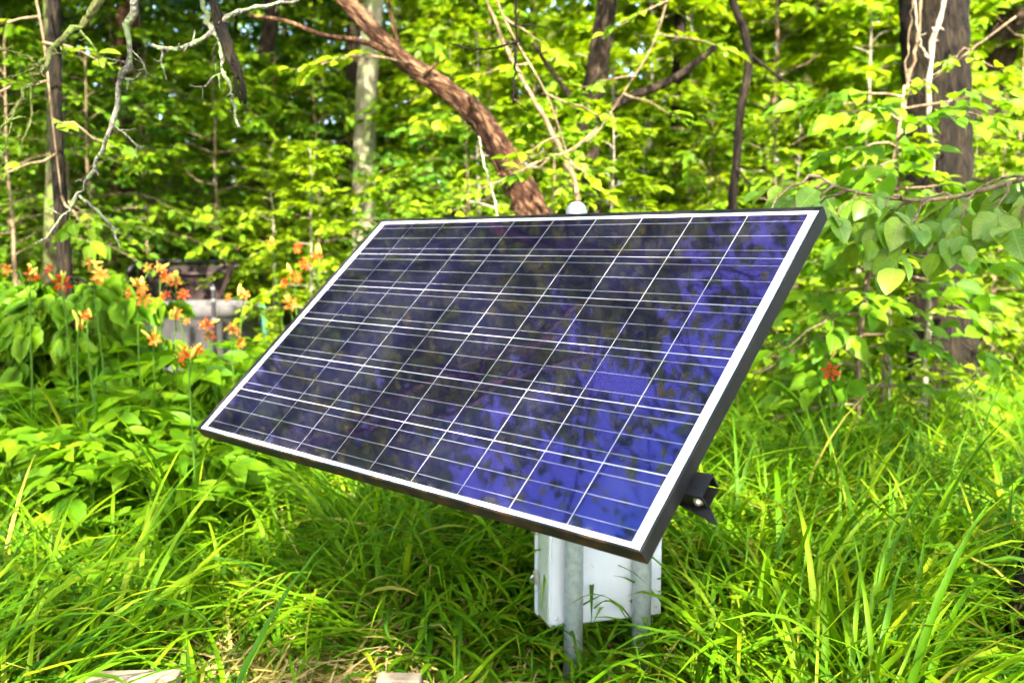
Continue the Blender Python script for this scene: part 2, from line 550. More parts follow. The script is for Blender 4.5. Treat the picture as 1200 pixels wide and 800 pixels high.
def gen_plant(seed, H, r0, lo, spread, nbr, leaf, ntw, nlv, shape='ovoid', up=(.15, .7), wob=.05, droop=.25, flat=.32, stems=1, lean=0.0, flare=.5):
    """wood MB and leaves of a plant standing at the origin"""
    rg = np.random.default_rng(seed)
    wood = MB(); out = []
    for s in range(stems):
        n = 9
        z = np.linspace(0, 1, n)
        a0 = rg.uniform(0, 6.28)
        tilt = (rg.uniform(.15, .45) if stems > 1 else lean)
        P = np.stack([np.cos(a0) * tilt * H * z ** 1.3, np.sin(a0) * tilt * H * z ** 1.3, H * z], 1)
        P[1:, :2] += np.cumsum(rg.normal(0, wob * H / n, (n - 1, 2)), 0)
        h = H * (rg.uniform(.75, 1.0) if s else 1)
        P *= h / H
        wood.tube(P, r0 * (1 - z * .86) * (1 + flare * np.exp(-z * 14)), 8 if H > 3 else 6, cap=False, rough=.10, rg=rg)
        nb = max(nbr // stems, 3)
        for k in range(nb):
            u = (k + rg.uniform(0, 1)) / nb
            zz = lo + (1 - lo) * u
            f = zz * (n - 1); i = min(int(f), n - 2); b = P[i] + (P[i + 1] - P[i]) * (f - i)
            az = k * 2.39996 + rg.normal(0, .3) + s
            el = up[0] + (up[1] - up[0]) * u ** 1.5 + rg.normal(0, .1)
            if shape == 'ovoid': pr = math.sin(math.pi * (.16 + .80 * u)) ** .8
            elif shape == 'cone': pr = 1.0 - .78 * u
            else: pr = .8 + .2 * math.sin(u * 9)
            L = spread * pr * rg.uniform(.72, 1.2)
            d = np.array([math.cos(az) * math.cos(el), math.sin(az) * math.cos(el), math.sin(el)])
            spray(rg, wood, out, b, d, L, r0 * .36 * (1 - .6 * zz), leaf, ntw, nlv, droop, flat)
    return wood, cat(out)

# ================================================================== SETTING: ground
def build_ground():
    m, nt, out = new_mat('forest_soil')
    L = nt.links.new
    tc = nt.nodes.new('ShaderNodeTexCoord')
    n1 = nt.nodes.new('ShaderNodeTexNoise'); n1.inputs['Scale'].default_value = 1.1; n1.inputs['Detail'].default_value = 8
    n2 = nt.nodes.new('ShaderNodeTexNoise'); n2.inputs['Scale'].default_value = 38; n2.inputs['Detail'].default_value = 6
    for n in (n1, n2): L(tc.outputs['Object'], n.inputs['Vector'])
    r1 = ramp(nt, [(.35, (.035, .035, .012)), (.5, (.10, .085, .035)), (.66, (.20, .155, .075))])
    ma = nt.nodes.new('ShaderNodeMath'); ma.operation = 'MULTIPLY_ADD'; ma.inputs[1].default_value = .6; 
    L(n2.outputs[0], ma.inputs[0]); 
    mb = nt.nodes.new('ShaderNodeMath'); mb.operation = 'MULTIPLY'; mb.inputs[1].default_value = .45
    L(n1.outputs[0], mb.inputs[0]); L(mb.outputs[0], ma.inputs[2])
    L(ma.outputs[0], r1.inputs[0])
    p = nt.nodes.new('ShaderNodeBsdfPrincipled'); p.inputs['Roughness'].default_value = .95; p.inputs['Specular IOR Level'].default_value = .1
    L(r1.outputs[0], p.inputs['Base Color'])
    b = nt.nodes.new('ShaderNodeBump'); b.inputs['Strength'].default_value = .8; b.inputs['Distance'].default_value = .03
    L(n2.outputs[0], b.inputs['Height']); L(b.outputs[0], p.inputs['Normal'])
    L(p.outputs[0], out.inputs[0])
    g = np.concatenate([-np.geomspace(260, 16, 14), np.linspace(-15, 15, 121), np.geomspace(16, 260, 14)])
    X, Y = np.meshgrid(g, g + 8, indexing='ij')
    Z = gz(X, Y)
    n = len(g)
    V = np.stack([X, Y, Z], -1).reshape(-1, 3)
    i = np.arange(n - 1)
    I, J = np.meshgrid(i, i, indexing='ij')
    a = (I * n + J).ravel()
    Q = np.stack([a, a + n, a + n + 1, a + 1], 1)
    obj('ground', mesh_np('ground', V, Q, m), kind='structure')
build_ground()
# ================================================================== SOLAR PANEL
EX = np.array([.7352, -.6779, 0.0]); EX /= np.linalg.norm(EX)
NN = np.array([-.449, -.4869, .7492]); NN = unit(NN - EX * NN.dot(EX))
EY = np.cross(NN, EX)
PORG = np.array([-.4584, 3.2297, CAM_H + .0752])         # top left corner of the cell grid
PITCH_C, NCOL, NROW = .1585, 10, 6
GW, GH = PITCH_C * NCOL, PITCH_C * NROW

def cell_mat():
    m, nt, out = new_mat('silicon_cell')
    L = nt.links.new
    tc = nt.nodes.new('ShaderNodeTexCoord')
    oi = nt.nodes.new('ShaderNodeObjectInfo')
    va = nt.nodes.new('ShaderNodeVectorMath'); va.operation = 'ADD'
    L(tc.outputs['Object'], va.inputs[0]); L(oi.outputs['Location'], va.inputs[1])
    v = nt.nodes.new('ShaderNodeTexVoronoi'); v.inputs['Scale'].default_value = 110
    L(va.outputs[0], v.inputs['Vector'])
    r = ramp(nt, [(0, (.0018, .0020, .0105)), (1, (.0038, .0038, .018))])
    L(v.outputs['Color'], r.inputs[0])
    p = nt.nodes.new('ShaderNodeBsdfPrincipled')
    L(r.outputs[0], p.inputs['Base Color'])
    p.inputs['Roughness'].default_value = .035
    p.inputs['IOR'].default_value = 2.35
    p.inputs['Thin Film Thickness'].default_value = 273.0      # anti-reflection coating: violet at a slant, blue head on
    p.inputs['Thin Film IOR'].default_value = 1.7
    L(p.outputs[0], out.inputs[0])
    return m

def glass_mat():
    m, nt, out = new_mat('panel_glass')
    L = nt.links.new
    # Schlick reflectance, the same from both sides of the thin pane
    ge = nt.nodes.new('ShaderNodeNewGeometry')
    dp = nt.nodes.new('ShaderNodeVectorMath'); dp.operation = 'DOT_PRODUCT'
    L(ge.outputs['Normal'], dp.inputs[0]); L(ge.outputs['Incoming'], dp.inputs[1])
    ab = nt.nodes.new('ShaderNodeMath'); ab.operation = 'ABSOLUTE'; L(dp.outputs['Value'], ab.inputs[0])
    om = nt.nodes.new('ShaderNodeMath'); om.operation = 'SUBTRACT'; om.inputs[0].default_value = 1; L(ab.outputs[0], om.inputs[1])
    pw = nt.nodes.new('ShaderNodeMath'); pw.operation = 'POWER'; pw.inputs[1].default_value = 5; L(om.outputs[0], pw.inputs[0])
    fr = nt.nodes.new('ShaderNodeMath'); fr.operation = 'MULTIPLY_ADD'; fr.inputs[1].default_value = .55; fr.inputs[2].default_value = .022; L(pw.outputs[0], fr.inputs[0])
    tr = nt.nodes.new('ShaderNodeBsdfTransparent'); tr.inputs[0].default_value = (.97, .98, .98, 1)
    gl = nt.nodes.new('ShaderNodeBsdfGlossy'); gl.inputs['Roughness'].default_value = .02
    ms = nt.nodes.new('ShaderNodeMixShader')
    L(fr.outputs[0], ms.inputs[0]); L(tr.outputs[0], ms.inputs[1]); L(gl.outputs[0], ms.inputs[2])
    # thin film of dust
    tc = nt.nodes.new('ShaderNodeTexCoord')
    nz = nt.nodes.new('ShaderNodeTexNoise'); nz.inputs['Scale'].default_value = 7; nz.inputs['Detail'].default_value = 9; nz.inputs['Roughness'].default_value = .75
    L(tc.outputs['Object'], nz.inputs['Vector'])
    r = ramp(nt, [(.50, (.003,) * 3), (.80, (.028,) * 3)])
    L(nz.outputs[0], r.inputs[0])
    # dirt washed down to the lower edge
    sx = nt.nodes.new('ShaderNodeSeparateXYZ'); L(tc.outputs['Object'], sx.inputs[0])
    lo_ = nt.nodes.new('ShaderNodeMapRange'); lo_.inputs[1].default_value = -.46; lo_.inputs[2].default_value = -.487; lo_.inputs[3].default_value = 0; lo_.inputs[4].default_value = .16
    L(sx.outputs[1], lo_.inputs[0])
    n3 = nt.nodes.new('ShaderNodeTexNoise'); n3.inputs['Scale'].default_value = 30; n3.inputs['Detail'].default_value = 6
    L(tc.outputs['Object'], n3.inputs['Vector'])
    r3 = ramp(nt, [(.45, (0, 0, 0)), (.7, (1, 1, 1))]); L(n3.outputs[0], r3.inputs[0])
    dm = nt.nodes.new('ShaderNodeMath'); dm.operation = 'MULTIPLY_ADD'
    L(lo_.outputs[0], dm.inputs[0]); L(r3.outputs[0], dm.inputs[1]); L(r.outputs[0], dm.inputs[2])
    df = nt.nodes.new('ShaderNodeBsdfDiffuse'); df.inputs[0].default_value = (.45, .44, .40, 1)
    m2 = nt.nodes.new('ShaderNodeMixShader')
    L(dm.outputs[0], m2.inputs[0]); L(ms.outputs[0], m2.inputs[1]); L(df.outputs[0], m2.inputs[2])
    L(m2.outputs[0], out.inputs[0])
    return m

M['black_frame'] = plain_mat('black_frame', (.0045, .0045, .0048), .5, 0, .25, nscale=30, col2=(.010, .0095, .009))
M['black_frame_dirty'] = plain_mat('black_frame_dirty', (.006, .0055, .005), .6, 0, .2, nscale=16, col2=(.055, .028, .009), lo=.48, hi=.68)
M['black_steel'] = plain_mat('black_steel', (.004, .004, .0042), .5, 0, .25, nscale=22, bump=.15)
M['backsheet'] = plain_mat('backsheet', (.70, .70, .68), .4, 0, .4, nscale=26, col2=(.58, .57, .53), lo=.55, hi=.8)
M['ribbon'] = plain_mat('ribbon', (.34, .34, .35), .42, .3, .5, nscale=60)
M['galvanized'] = plain_mat('galvanized', (.40, .44, .42), .42, .3, .5, nscale=38, col2=(.28, .32, .30), bump=.06)
M['cap_alu'] = plain_mat('cap_alu', (.30, .31, .32), .45, .6, .5, nscale=40)
M['enamel'] = plain_mat('enamel', (.50, .52, .54), .5, 0, .35, nscale=5, col2=(.42, .44, .46))
M['enamel_shade_side'] = plain_mat('enamel_shade_side', (.42, .45, .36), .55, 0, .4, nscale=9, col2=(.25, .29, .15))  # enamel of the left side: shade and green bounce put into the colour
M['bolt'] = plain_mat('bolt', (.6, .58, .54), .35, .9, .5)

def panel():
    t = obj('solar_panel', None, label='large tilted solar panel with sixty dark blue cells in a black frame', category='solar panel')
    m = np.eye(4); m[:3, 0] = EX; m[:3, 1] = EY; m[:3, 2] = NN
    ctr = PORG + EX * GW / 2 - EY * GH / 2
    m[:3, 3] = ctr
    t.matrix_basis = Matrix(m.tolist())
    mx, my, lip, dep = .026, .013, .006, .038
    X1, Y1 = GW / 2 + mx, GH / 2 + my                     # glass edge
    X2, Y2 = X1 + lip, Y1 + lip                           # outer edge
    g = .0004
    for nm, poly, mt in (('bottom', [(-X2 + g, -Y2), (X2 - g, -Y2), (X1 - g, -Y1), (-X1 + g, -Y1)], 'black_frame_dirty'),
                     ('right', [(X2, -Y2 + g), (X2, Y2 - g), (X1, Y1 - g), (X1, -Y1 + g)], 'black_frame'),
                     ('top', [(X2 - g, Y2), (-X2 + g, Y2), (-X1 + g, Y1), (X1 - g, Y1)], 'black_frame'),
                     ('left', [(-X2, Y2 - g), (-X2, -Y2 + g), (-X1, -Y1 + g), (-X1, Y1 - g)], 'black_frame')):
        b = MB().prism(poly, -dep, .0015)
        o = obj('frame_rail', b.mesh('frame_rail', M[mt], False), t)
        bv = o.modifiers.new('edge', 'BEVEL'); bv.width = .0012; bv.segments = 2; bv.limit_method = 'ANGLE'
        if nm == 'bottom': o['label'] = 'lower frame rail streaked with brown dirt'
        # inward flange at the back of each rail
    b = MB().box((-X1 + .0003, -Y1 + .0003, -.0085), (X1 - .0003, Y1 - .0003, -.006))
    obj('backsheet', b.mesh('backsheet', M['backsheet'], False), t)
    # cells
    cm = cell_mat()
    h = PITCH_C / 2 - .0012
    hy = PITCH_C / 2 - .0013
    cme = MB().box((-h, -hy, -.0003), (h, hy, .0003)).mesh('cell', cm, False)
    bme = MB().box((-PITCH_C / 2 + .0002, -.00048, .0005), (PITCH_C / 2 - .0002, .00048, .0008)).mesh('busbar', M['ribbon'], False)
    for j in range(NROW):
        for i in range(NCOL):
            c = obj('cell', cme, t)
            c.location = (-GW / 2 + (i + .5) * PITCH_C, GH / 2 - (j + .5) * PITCH_C, -.0048)
            for k in (-1, 0, 1):
                q = obj('busbar', bme, c)
                q.location = (0, k * PITCH_C * .333, 0)
    V = [(-X1 + .0003, -Y1 + .0003, 0), (X1 - .0003, -Y1 + .0003, 0), (X1 - .0003, Y1 - .0003, 0), (-X1 + .0003, Y1 - .0003, 0)]
    obj('glass', mesh_np('glass', V, np.array([[0, 1, 2, 3]]), glass_mat(), False), t)
    # torn strip of white edge tape near the top right corner
    b = MB().prism([(X1 - .010, Y1 - .012), (X1 - .012, .245), (X1 - .009, .232), (X1 - .0065, .240), (X1 - .003, .228), (X1 - .002, Y1 - .010)], .0006, .0011)
    obj('edge_tape', b.mesh('edge_tape', M['enamel'], False), t)
    # mounting channel behind the panel, its end sticking out on the right
    yr = -GH / 2 + .175
    b = MB()
    z0, z1 = -dep - .038, -dep - .0006
    b.box((-X2 + .13, yr - .028, z1 - .004), (X2 + .036, yr + .028, z1))
    b.box((-X2 + .13, yr + .024, z0), (X2 + .036, yr + .028, z1 - .0045))
    b.box((-X2 + .13, yr - .028, z0), (X2 + .036, yr - .024, z1 - .0045))
    rail = obj('mounting_channel', b.mesh('mounting_channel', M['black_steel'], False), t)
    b = MB().prism([(X2 - .06, yr - .024), (X2 + .072, yr - .058), (X2 + .036, yr - .02), (X2 + .036, yr + .022), (X2 - .06, yr + .022)], z0 - .004, z0 - .0005)
    obj('gusset_plate', b.mesh('gusset_plate', M['black_steel'], False), rail)
    Mt = Matrix.Translation((X2 + .022, yr - .0285, (z0 + z1) / 2)) @ Matrix.Rotation(math.pi / 2, 4, 'X')
    b = MB().lathe([(0.0001, .007), (.005, .0065), (.0075, .004), (.0075, 0), (.011, 0), (.011, -.0015)], 10, Mt)
    obj('bolt', b.mesh('bolt', M['bolt']), rail)
    yr2 = GH / 2 - .19
    b = MB()
    b.box((-X2 + .13, yr2 - .028, z1 - .004), (X2 - .10, yr2 + .028, z1))
    b.box((-X2 + .13, yr2 + .024, z0), (X2 - .10, yr2 + .028, z1 - .0045))
    b.box((-X2 + .13, yr2 - .028, z0), (X2 - .10, yr2 - .024, z1 - .0045))
    obj('mounting_channel', b.mesh('mounting_channel', M['black_steel'], False), t)
    # black arms from the channels back to the two posts
    mi = np.linalg.inv(m)
    def loc(p): return (mi @ np.array([*p, 1.0]))[:3]
    for pp, zz in ((POST1, 1.22), (POST2, 1.12)):
        e = loc((pp[0], pp[1] - .034, zz))
        b = MB()
        b.tube([e, (e[0], yr2 if e[1] > 0 else yr, z0 - .001)], [.014, .014], 8)
        obj('mounting_arm', b.mesh('mounting_arm', M['black_steel']), t)
        e = loc((pp[0], pp[1] - .034, zz - .42))
        b = MB()
        b.tube([e, (e[0], yr, z0 - .001)], [.012, .012], 8)
        obj('mounting_arm', b.mesh('mounting_arm', M['black_steel']), t)
    b = MB().box((-.06, .22, -.040), (.06, .36, -.009), bev=.004)
    obj('junction_pod', b.mesh('junction_pod', M['black_steel'], False), t)
    return t

BA = math.radians(15.7)
BU = np.array([math.cos(BA), math.sin(BA)]); BV = np.array([-math.sin(BA), math.cos(BA)])
POST1 = np.array([.1965, 2.75]); POST2 = POST1 + .236 * BU
PR = .0305
panel()

for pp, top, lab, dome in ((POST1, W(679, 246, 2.75)[2], 'galvanized steel post with domed cap behind the panel, left of the pair', True),
                           (POST2, 1.16, 'shorter galvanized steel post under the panel, nearer its right corner', False)):
    t = thing('support_post', lab, 'post', (pp[0], pp[1], 0), group='steel posts carrying the solar panel')
    b = MB().lathe([(.0001, -.25), (PR, -.25), (PR, top - .004), (PR - .003, top), (.0001, top)], 28)
    obj('pipe', b.mesh('pipe', M['galvanized']), t)
    if dome:
        r = PR + .0015
        pr = [(r + .0006, top - .030), (r + .0006, top - .004), (r - .001, top - .002)]
        for a in np.linspace(0, math.pi / 2, 7): pr.append(((r - .002) * math.cos(a) + .0001, top + .026 * math.sin(a)))
        o = obj('post_cap', MB().lathe(pr, 28).mesh('post_cap', M['cap_alu']), t)
    else:
        pr = [(PR + .003, top - .02), (PR + .003, top + .004), (.0001, top + .008)]
        obj('post_cap', MB().lathe(pr, 24).mesh('post_cap', M['cap_alu']), t)

def enclosure():
    zb = float(W(645, 735, 2.77)[2])
    H, WD, DP = .50, .392, .125
    org = POST1 + (-.068) * BU + .0335 * BV
    t = thing('equipment_box', 'pale grey metal equipment box fixed behind the two posts', 'box', (org[0], org[1], zb), BA)
    o = obj('body', MB().box((0, .004, 0), (WD, DP, H), bev=.004).mesh('body', M['enamel'], False), t)
    b = MB().box((.006, 0, .006), (WD - .006, .0035, H - .006), bev=.0015)
    obj('back_plate', b.mesh('back_plate', M['enamel'], False), t)
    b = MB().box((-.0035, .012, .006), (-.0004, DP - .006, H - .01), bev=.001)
    obj('shade_side_sheet', b.mesh('shade_side_sheet', M['enamel_shade_side'], False), t, label='left side sheet coloured green-grey for shade and bounced foliage light')
    obj('lid', MB().box((-.008, DP + .0006, -.008), (WD + .008, DP + .022, H + .008), bev=.004).mesh('lid', M['enamel'], False), t)
    for zz in (.13, .30):
        l = obj('latch', MB().box((-.022, DP - .03, zz - .022), (-.0042, DP - .002, zz + .022), bev=.004).mesh('latch', M['bolt'], False), t)
        b = MB(); b.tube([(-.026, DP - .026, zz + .015), (-.034, DP - .02, zz), (-.026, DP - .012, zz - .015)], [.004, .004, .004], 6)
        obj('latch_loop', b.mesh('latch_loop', M['bolt']), l)
    for sx_ in (.022, WD - .022):
        for zz in (.03, H - .03):
            Mt = Matrix.Translation((sx_, -.0002, zz)) @ Matrix.Rotation(math.pi / 2, 4, 'X')
            obj('screw', MB().lathe([(.0001, .003), (.004, .0026), (.0055, .0012), (.0055, 0)], 10, Mt).mesh('screw', M['bolt']), t)
    for s in (.068, .304):
        for zz in (.10, .40):
            a = np.linspace(0, math.pi, 9)
            # clamp strap round the back half of the post
            P = [(s - PR - .004, -.001, zz), (s - PR - .004, -.0335, zz)] + [(s - (PR + .004) * math.cos(q), -.0335 - (PR + .004) * math.sin(q), zz) for q in a[1:-1]] + [(s + PR + .004, -.0335, zz), (s + PR + .004, -.001, zz)]
            if zz > .2:
                b = MB(); b.tube(P, np.full(len(P), .003), 6)
                obj('pipe_clamp', b.mesh('pipe_clamp', M['bolt']), t)
enclosure()
# ================================================================== TREES
# crown meshes shared between the forest trees: limbs and leaves around a bare stem top
CROWN = {}
def crown_proto(key, seed, H, spread, nbr, leaf, ntw, nlv, mat, bark, kind='simple', **kw):
    w, (P, D, N, S) = gen_plant(seed, H, kw.pop('r0', .09), kw.pop('lo', .05), spread, nbr, leaf, ntw, nlv, **kw)
    CROWN[key] = (leaves_mesh('crown_' + key, kind, P, D, N, S, M[mat]), w.mesh('limbs_' + key, M[bark]))

crown_proto('tall_a', 21, 8.0, 4.0, 44, .20, 11, 10, 'leaf_yellow', 'bark_brown', up=(.1, .9), flare=0, flat=.55)
crown_proto('tall_b', 22, 9.0, 3.6, 52, .22, 12, 11, 'leaf_bright', 'bark_dark', up=(.1, .9), flare=0, flat=.55)
crown_proto('tall_c', 23, 7.0, 3.8, 50, .23, 12, 11, 'leaf_mid', 'bark_brown', up=(.2, .8), flare=0, flat=.55)
crown_proto('dense', 25, 8.0, 3.8, 62, .25, 12, 11, 'leaf_deep', 'bark_dark', up=(.1, .9), flare=0, flat=.55)  # deep leaf colour stands in for shade on crowns mirrored in the panel
crown_proto('leafy', 26, 6.5, 4.2, 24, .19, 9, 9, 'leaf_mid', 'bark_dark', up=(.1, 1.0), r0=.055, flare=0, flat=.6)
crown_proto('sparse', 24, 6.5, 3.8, 18, .13, 7, 7, 'leaf_yellow', 'bark_dark', up=(.2, 1.0), r0=.055, flare=0, flat=.55)

def tree(name, label, pix, Y, bark, crown=None, cs=1.0, group=None, sides=14, rough=.07, seed=0, crot=0.0, extra=None, leaf_scale=1):
    """trunk through photo waypoints [(px, py, radius_px, dY)], continued above; crown on its top"""
    rg = np.random.default_rng(seed + 100)
    pts = [W(p[0], p[1], Y + (p[3] if len(p) > 3 else 0)) for p in pix]
    rad = [p[2] / FPX * (Y + (p[3] if len(p) > 3 else 0)) for p in pix]
    base = pts[0].copy(); base[2] = gz(base[0], base[1])
    t = thing(name, label, 'tree', base, 0, 1, group)
    pts[0] = base - [0, 0, .15]
    n = max(30, len(pts) * 12)
    P = spline(np.array(pts), n) - base
    R = np.interp(np.linspace(0, len(rad) - 1, n), np.arange(len(rad)), rad)
    b = MB(); b.tube(P, R, sides, True, rough, rg)
    tm_ = b.mesh('trunk', M[bark + '_trunk'])
    trunk_coords(tm_, P, R, sides)
    tr = obj('trunk', tm_, t)
    for path, r0, r1 in (extra or []):
        q = spline(np.array([W(*p) for p in path]), 14) - base
        b = MB(); b.tube(q, np.linspace(r0, r1, 14), 7, True, .06, rg)
        obj('limb', b.mesh('limb', M[bark]), tr)
    if crown:
        cl, cw = CROWN[crown]
        a = P[-1]
        d = unit(P[-1] - P[-3])
        for nm, me, kd in (('crown', cl, 'stuff'), ('limbs', cw, None)):
            o = obj(nm, me, t, kind=kd)
            o.location = a - d * .1
            o.rotation_euler = (0, 0, crot)
            o.scale = (cs, cs, cs)
    return t

# the leaning reddish trunk right behind the panel, reaching overhead to the left
tree('leaning_tree', 'leaning tree with flaking red-brown bark rising left behind the panel', [(668, 540, 28), (655, 400, 24), (640, 300, 21), (623, 245, 19), (592, 185, 14.5), (560, 137, 12), (520, 103, 10.5), (478, 74, 9.8), (440, 38, 9.2), (400, -8, 9), (320, -110, 8.5, -.2), (230, -260, 8, -.5), (150, -460, 7.5, -.8)], 6.2, 'bark_red', 'leafy', .85, seed=1, rough=.17, crot=.4, sides=18,
     extra=[([(478, 74, 6.2), (430, 50, 6.1), (380, 42, 6.0), (335, 25, 5.9), (290, 18, 5.8)], .024, .009),
            ([(556, 132, 6.15), (553, 122, 6.1), (549, 114, 6.06)], .022, .013), ([(604, 215, 6.15), (592, 208, 6.05), (584, 204, 6.0)], .020, .010), ([(498, 88, 6.15), (506, 80, 6.1), (512, 74, 6.08)], .018, .008),
            ([(590, 160, 6.2), (560, 122, 6.25), (500, 95, 6.3), (470, 60, 6.4), (455, 0, 6.4)], .022, .012)])
tree('pale_tree', 'straight pale-barked tree with smooth lit trunk, left of the leaning trunk', [(428, 420, 16), (428, 240, 14), (427, 180, 13), (430, 100, 12), (436, 30, 11.5), (439, -60, 11), (440, -250, 10)], 12.5, 'bark_pale', 'tall_a', 1.0, seed=2, crot=1.1, rough=.03)
tree('pale_tree', 'dim grey trunk just behind the straight pale tree', [(410, 400, 11), (410, 200, 9), (413, 90, 8), (414, 0, 7), (414, -160, 6)], 18.0, 'bark_brown', 'tall_b', 1.0, seed=3, crot=2.2)
tree('forest_tree', 'brown tree trunk standing right above the domed post cap', [(694, 480, 17), (692, 300, 15), (690, 235, 14), (687, 180, 14), (694, 120, 13), (703, 60, 12), (712, 0, 11), (722, -90, 10), (724, -260, 9)], 8.0, 'bark_brown', 'sparse', 1.1, seed=4, rough=.10, crot=3.0,
     extra=[([(690, 165, 8.0), (672, 120, 7.9), (640, 75, 7.8), (622, 45, 7.8)], .03, .014), ([(694, 140, 8.0), (730, 118, 8.1), (790, 92, 8.3), (838, 55, 8.4)], .05, .03)])
tree('forest_tree', 'slim dark upright trunk behind the panel, right of its middle', [(781, 430, 9), (783, 240, 8), (786, 150, 7.5), (792, 100, 7), (797, 40, 6.5), (796, -40, 6), (796, -200, 5)], 11.0, 'bark_dark', 'sparse', 1.0, seed=5, crot=.7)
tree('forest_sapling', 'thin curving dark sapling over the right half of the panel', [(856, 520, 6), (858, 330, 5.6), (858, 240, 5.4), (863, 190, 5), (868, 130, 5), (877, 80, 5), (873, 40, 4.8), (858, 0, 4.5), (835, -80, 4), (820, -200, 3.5)], 6.6, 'bark_dark', 'tall_c', .35, seed=6, sides=8,
     extra=[([(877, 62, 6.6), (905, 85, 6.6), (935, 105, 6.6)], .014, .006), ([(862, 195, 6.6), (873, 210, 6.5), (880, 216, 6.5)], .012, .006)])
tree('broad_tree', 'broad dark furrowed tree trunk rising from the grass at right', [(1108, 512, 58), (1105, 480, 46), (1102, 420, 38), (1099, 300, 35), (1096, 150, 35), (1091, 0, 35), (1088, -140, 33), (1085, -330, 30)], 6.9, 'bark_dark', 'sparse', 1.2, seed=7, sides=26, rough=.11, crot=1.9)
tree('forest_tree', 'dark tree trunk leaning out of the upper right corner', [(1128, 420, 20), (1140, 250, 18), (1155, 130, 17), (1172, 60, 17), (1192, 0, 16), (1215, -80, 15), (1240, -220, 13)], 11.5, 'bark_brown', 'sparse', 1.2, seed=8, crot=.2)
tree('forest_tree', 'dark reddish trunk deep in shade near the upper left', [(140, 420, 14), (143, 250, 13), (146, 120, 13), (150, 0, 12), (154, -120, 11), (155, -300, 9)], 12.0, 'bark_red', 'tall_b', 1.1, seed=9, crot=1.4)
tree('forest_tree', 'thin greyish trunk in the left thicket near the photo edge', [(60, 430, 12), (62, 300, 10), (66, 160, 10), (62, 40, 9), (58, -80, 8), (50, -260, 7)], 8.4, 'bark_mossy', 'tall_c', .9, seed=10, crot=2.4)
tree('near_tree', 'rough dark trunk cut off by the lower right corner', [(1208, 960, 54), (1208, 880, 46), (1212, 800, 42), (1226, 720, 39), (1241, 655, 37), (1290, 480, 34), (1350, 300, 30), (1400, 50, 28), (1420, -200, 26), (1420, -520, 22)], 2.6, 'bark_dark', 'sparse', .9, seed=12, sides=26, rough=.09, crot=.9)

# tall forest trees all round, partly out of frame: they shade the clearing and mirror in the panel
def far_tree(label, x, y, h, r, crown, cs, bark, seed, group):
    rg = np.random.default_rng(seed + 500)
    z0 = float(gz(x, y))
    t = thing('forest_tree', label, 'tree', (x, y, z0), rg.uniform(0, 6.28), 1, group)
    n = 14
    z = np.linspace(0, 1, n)
    P = np.stack([np.cumsum(rg.normal(0, .012 * h, n)), np.cumsum(rg.normal(0, .012 * h, n)), z * h - .15], 1)
    P[:, :2] -= P[0, :2]
    b = MB(); b.tube(P, r * (1 - .5 * z) * (1 + .5 * np.exp(-z * 16)), 12, True, .08, rg)
    obj('trunk', b.mesh('trunk', M[bark]), t)
    cl, cw = CROWN[crown]
    for nm, me, kd in (('crown', cl, 'stuff'), ('limbs', cw, None)):
        o = obj(nm, me, t, kind=kd)
        o.location = P[-1] - [0, 0, .1 + .12 * h]
        o.scale = (cs,) * 3
    return t

# low crowned edge trees that close the view
crown_proto('edge_a', 31, 9.0, 3.3, 44, .265, 9, 9, 'leaf_bright', 'bark_brown', up=(.0, .9), lo=.06, r0=.10, flat=.6, droop=.32)
crown_proto('edge_b', 32, 9.5, 3.0, 44, .255, 9, 9, 'leaf_yellow', 'bark_brown', up=(.0, .9), lo=.06, r0=.10, flat=.6, droop=.32)
crown_proto('edge_c', 33, 8.0, 3.2, 42, .265, 9, 9, 'leaf_mid', 'bark_dark', up=(.0, .8), lo=.05, r0=.10, flat=.6, droop=.32)
crown_proto('edge_d', 34, 9.0, 3.1, 42, .255, 9, 9, 'leaf_deep', 'bark_dark', up=(.0, .8), lo=.05, r0=.10, flat=.6, droop=.32)

CROWD = []                                               # (object, photo column, distance, wording): labelled together below
MARKS = [(-60, 'the left photo edge'), (70, 'the vine-covered stem'), (147, 'the dark reddish trunk'), (215, 'the rusty hopper'), (300, 'the teal canister'), (372, 'the panel top left corner'), (430, 'the straight pale trunk'), (520, 'the upper leaning trunk'),
         (610, 'the base of the leaning trunk'), (692, 'the brown trunk over the post cap'), (787, 'the slim dark trunk'), (862, 'the thin curving sapling'), (950, 'the panel top right corner'), (1040, 'the oval-leaved sapling'), (1100, 'the broad dark trunk'), (1170, 'the upper right leaning trunk'), (1250, 'the right photo edge')]
RANK = ['nearest', 'second nearest', 'third nearest', 'fourth nearest', 'fifth nearest', 'sixth nearest', 'seventh nearest', 'eighth nearest', 'ninth nearest', 'tenth nearest', 'eleventh nearest', 'twelfth nearest']
def label_crowd():
    bins = {}
    for o, px, Y, noun in CROWD:
        mk = min(MARKS, key=lambda m_: abs(m_[0] - px))[1]
        bins.setdefault((noun, mk), []).append((Y, o))
    for (noun, mk), L_ in bins.items():
        L_.sort(key=lambda e: e[0])
        for k, (Y, o) in enumerate(L_):
            o['label'] = (RANK[k] + ' ' if len(L_) > 1 else '') + noun + ' in line with ' + mk

def edge_tree(noun, px, Y, key, s, rot, group, name='understory_tree'):
    g = ground_at(px, Y)
    t = thing(name, noun, 'tree', g - [0, 0, .05], rot, s, group)
    cl, cw = CROWN[key]
    obj('crown', cl, t, kind='stuff')
    obj('trunk', cw, t)
    CROWD.append((t, px, Y, noun))
    return t

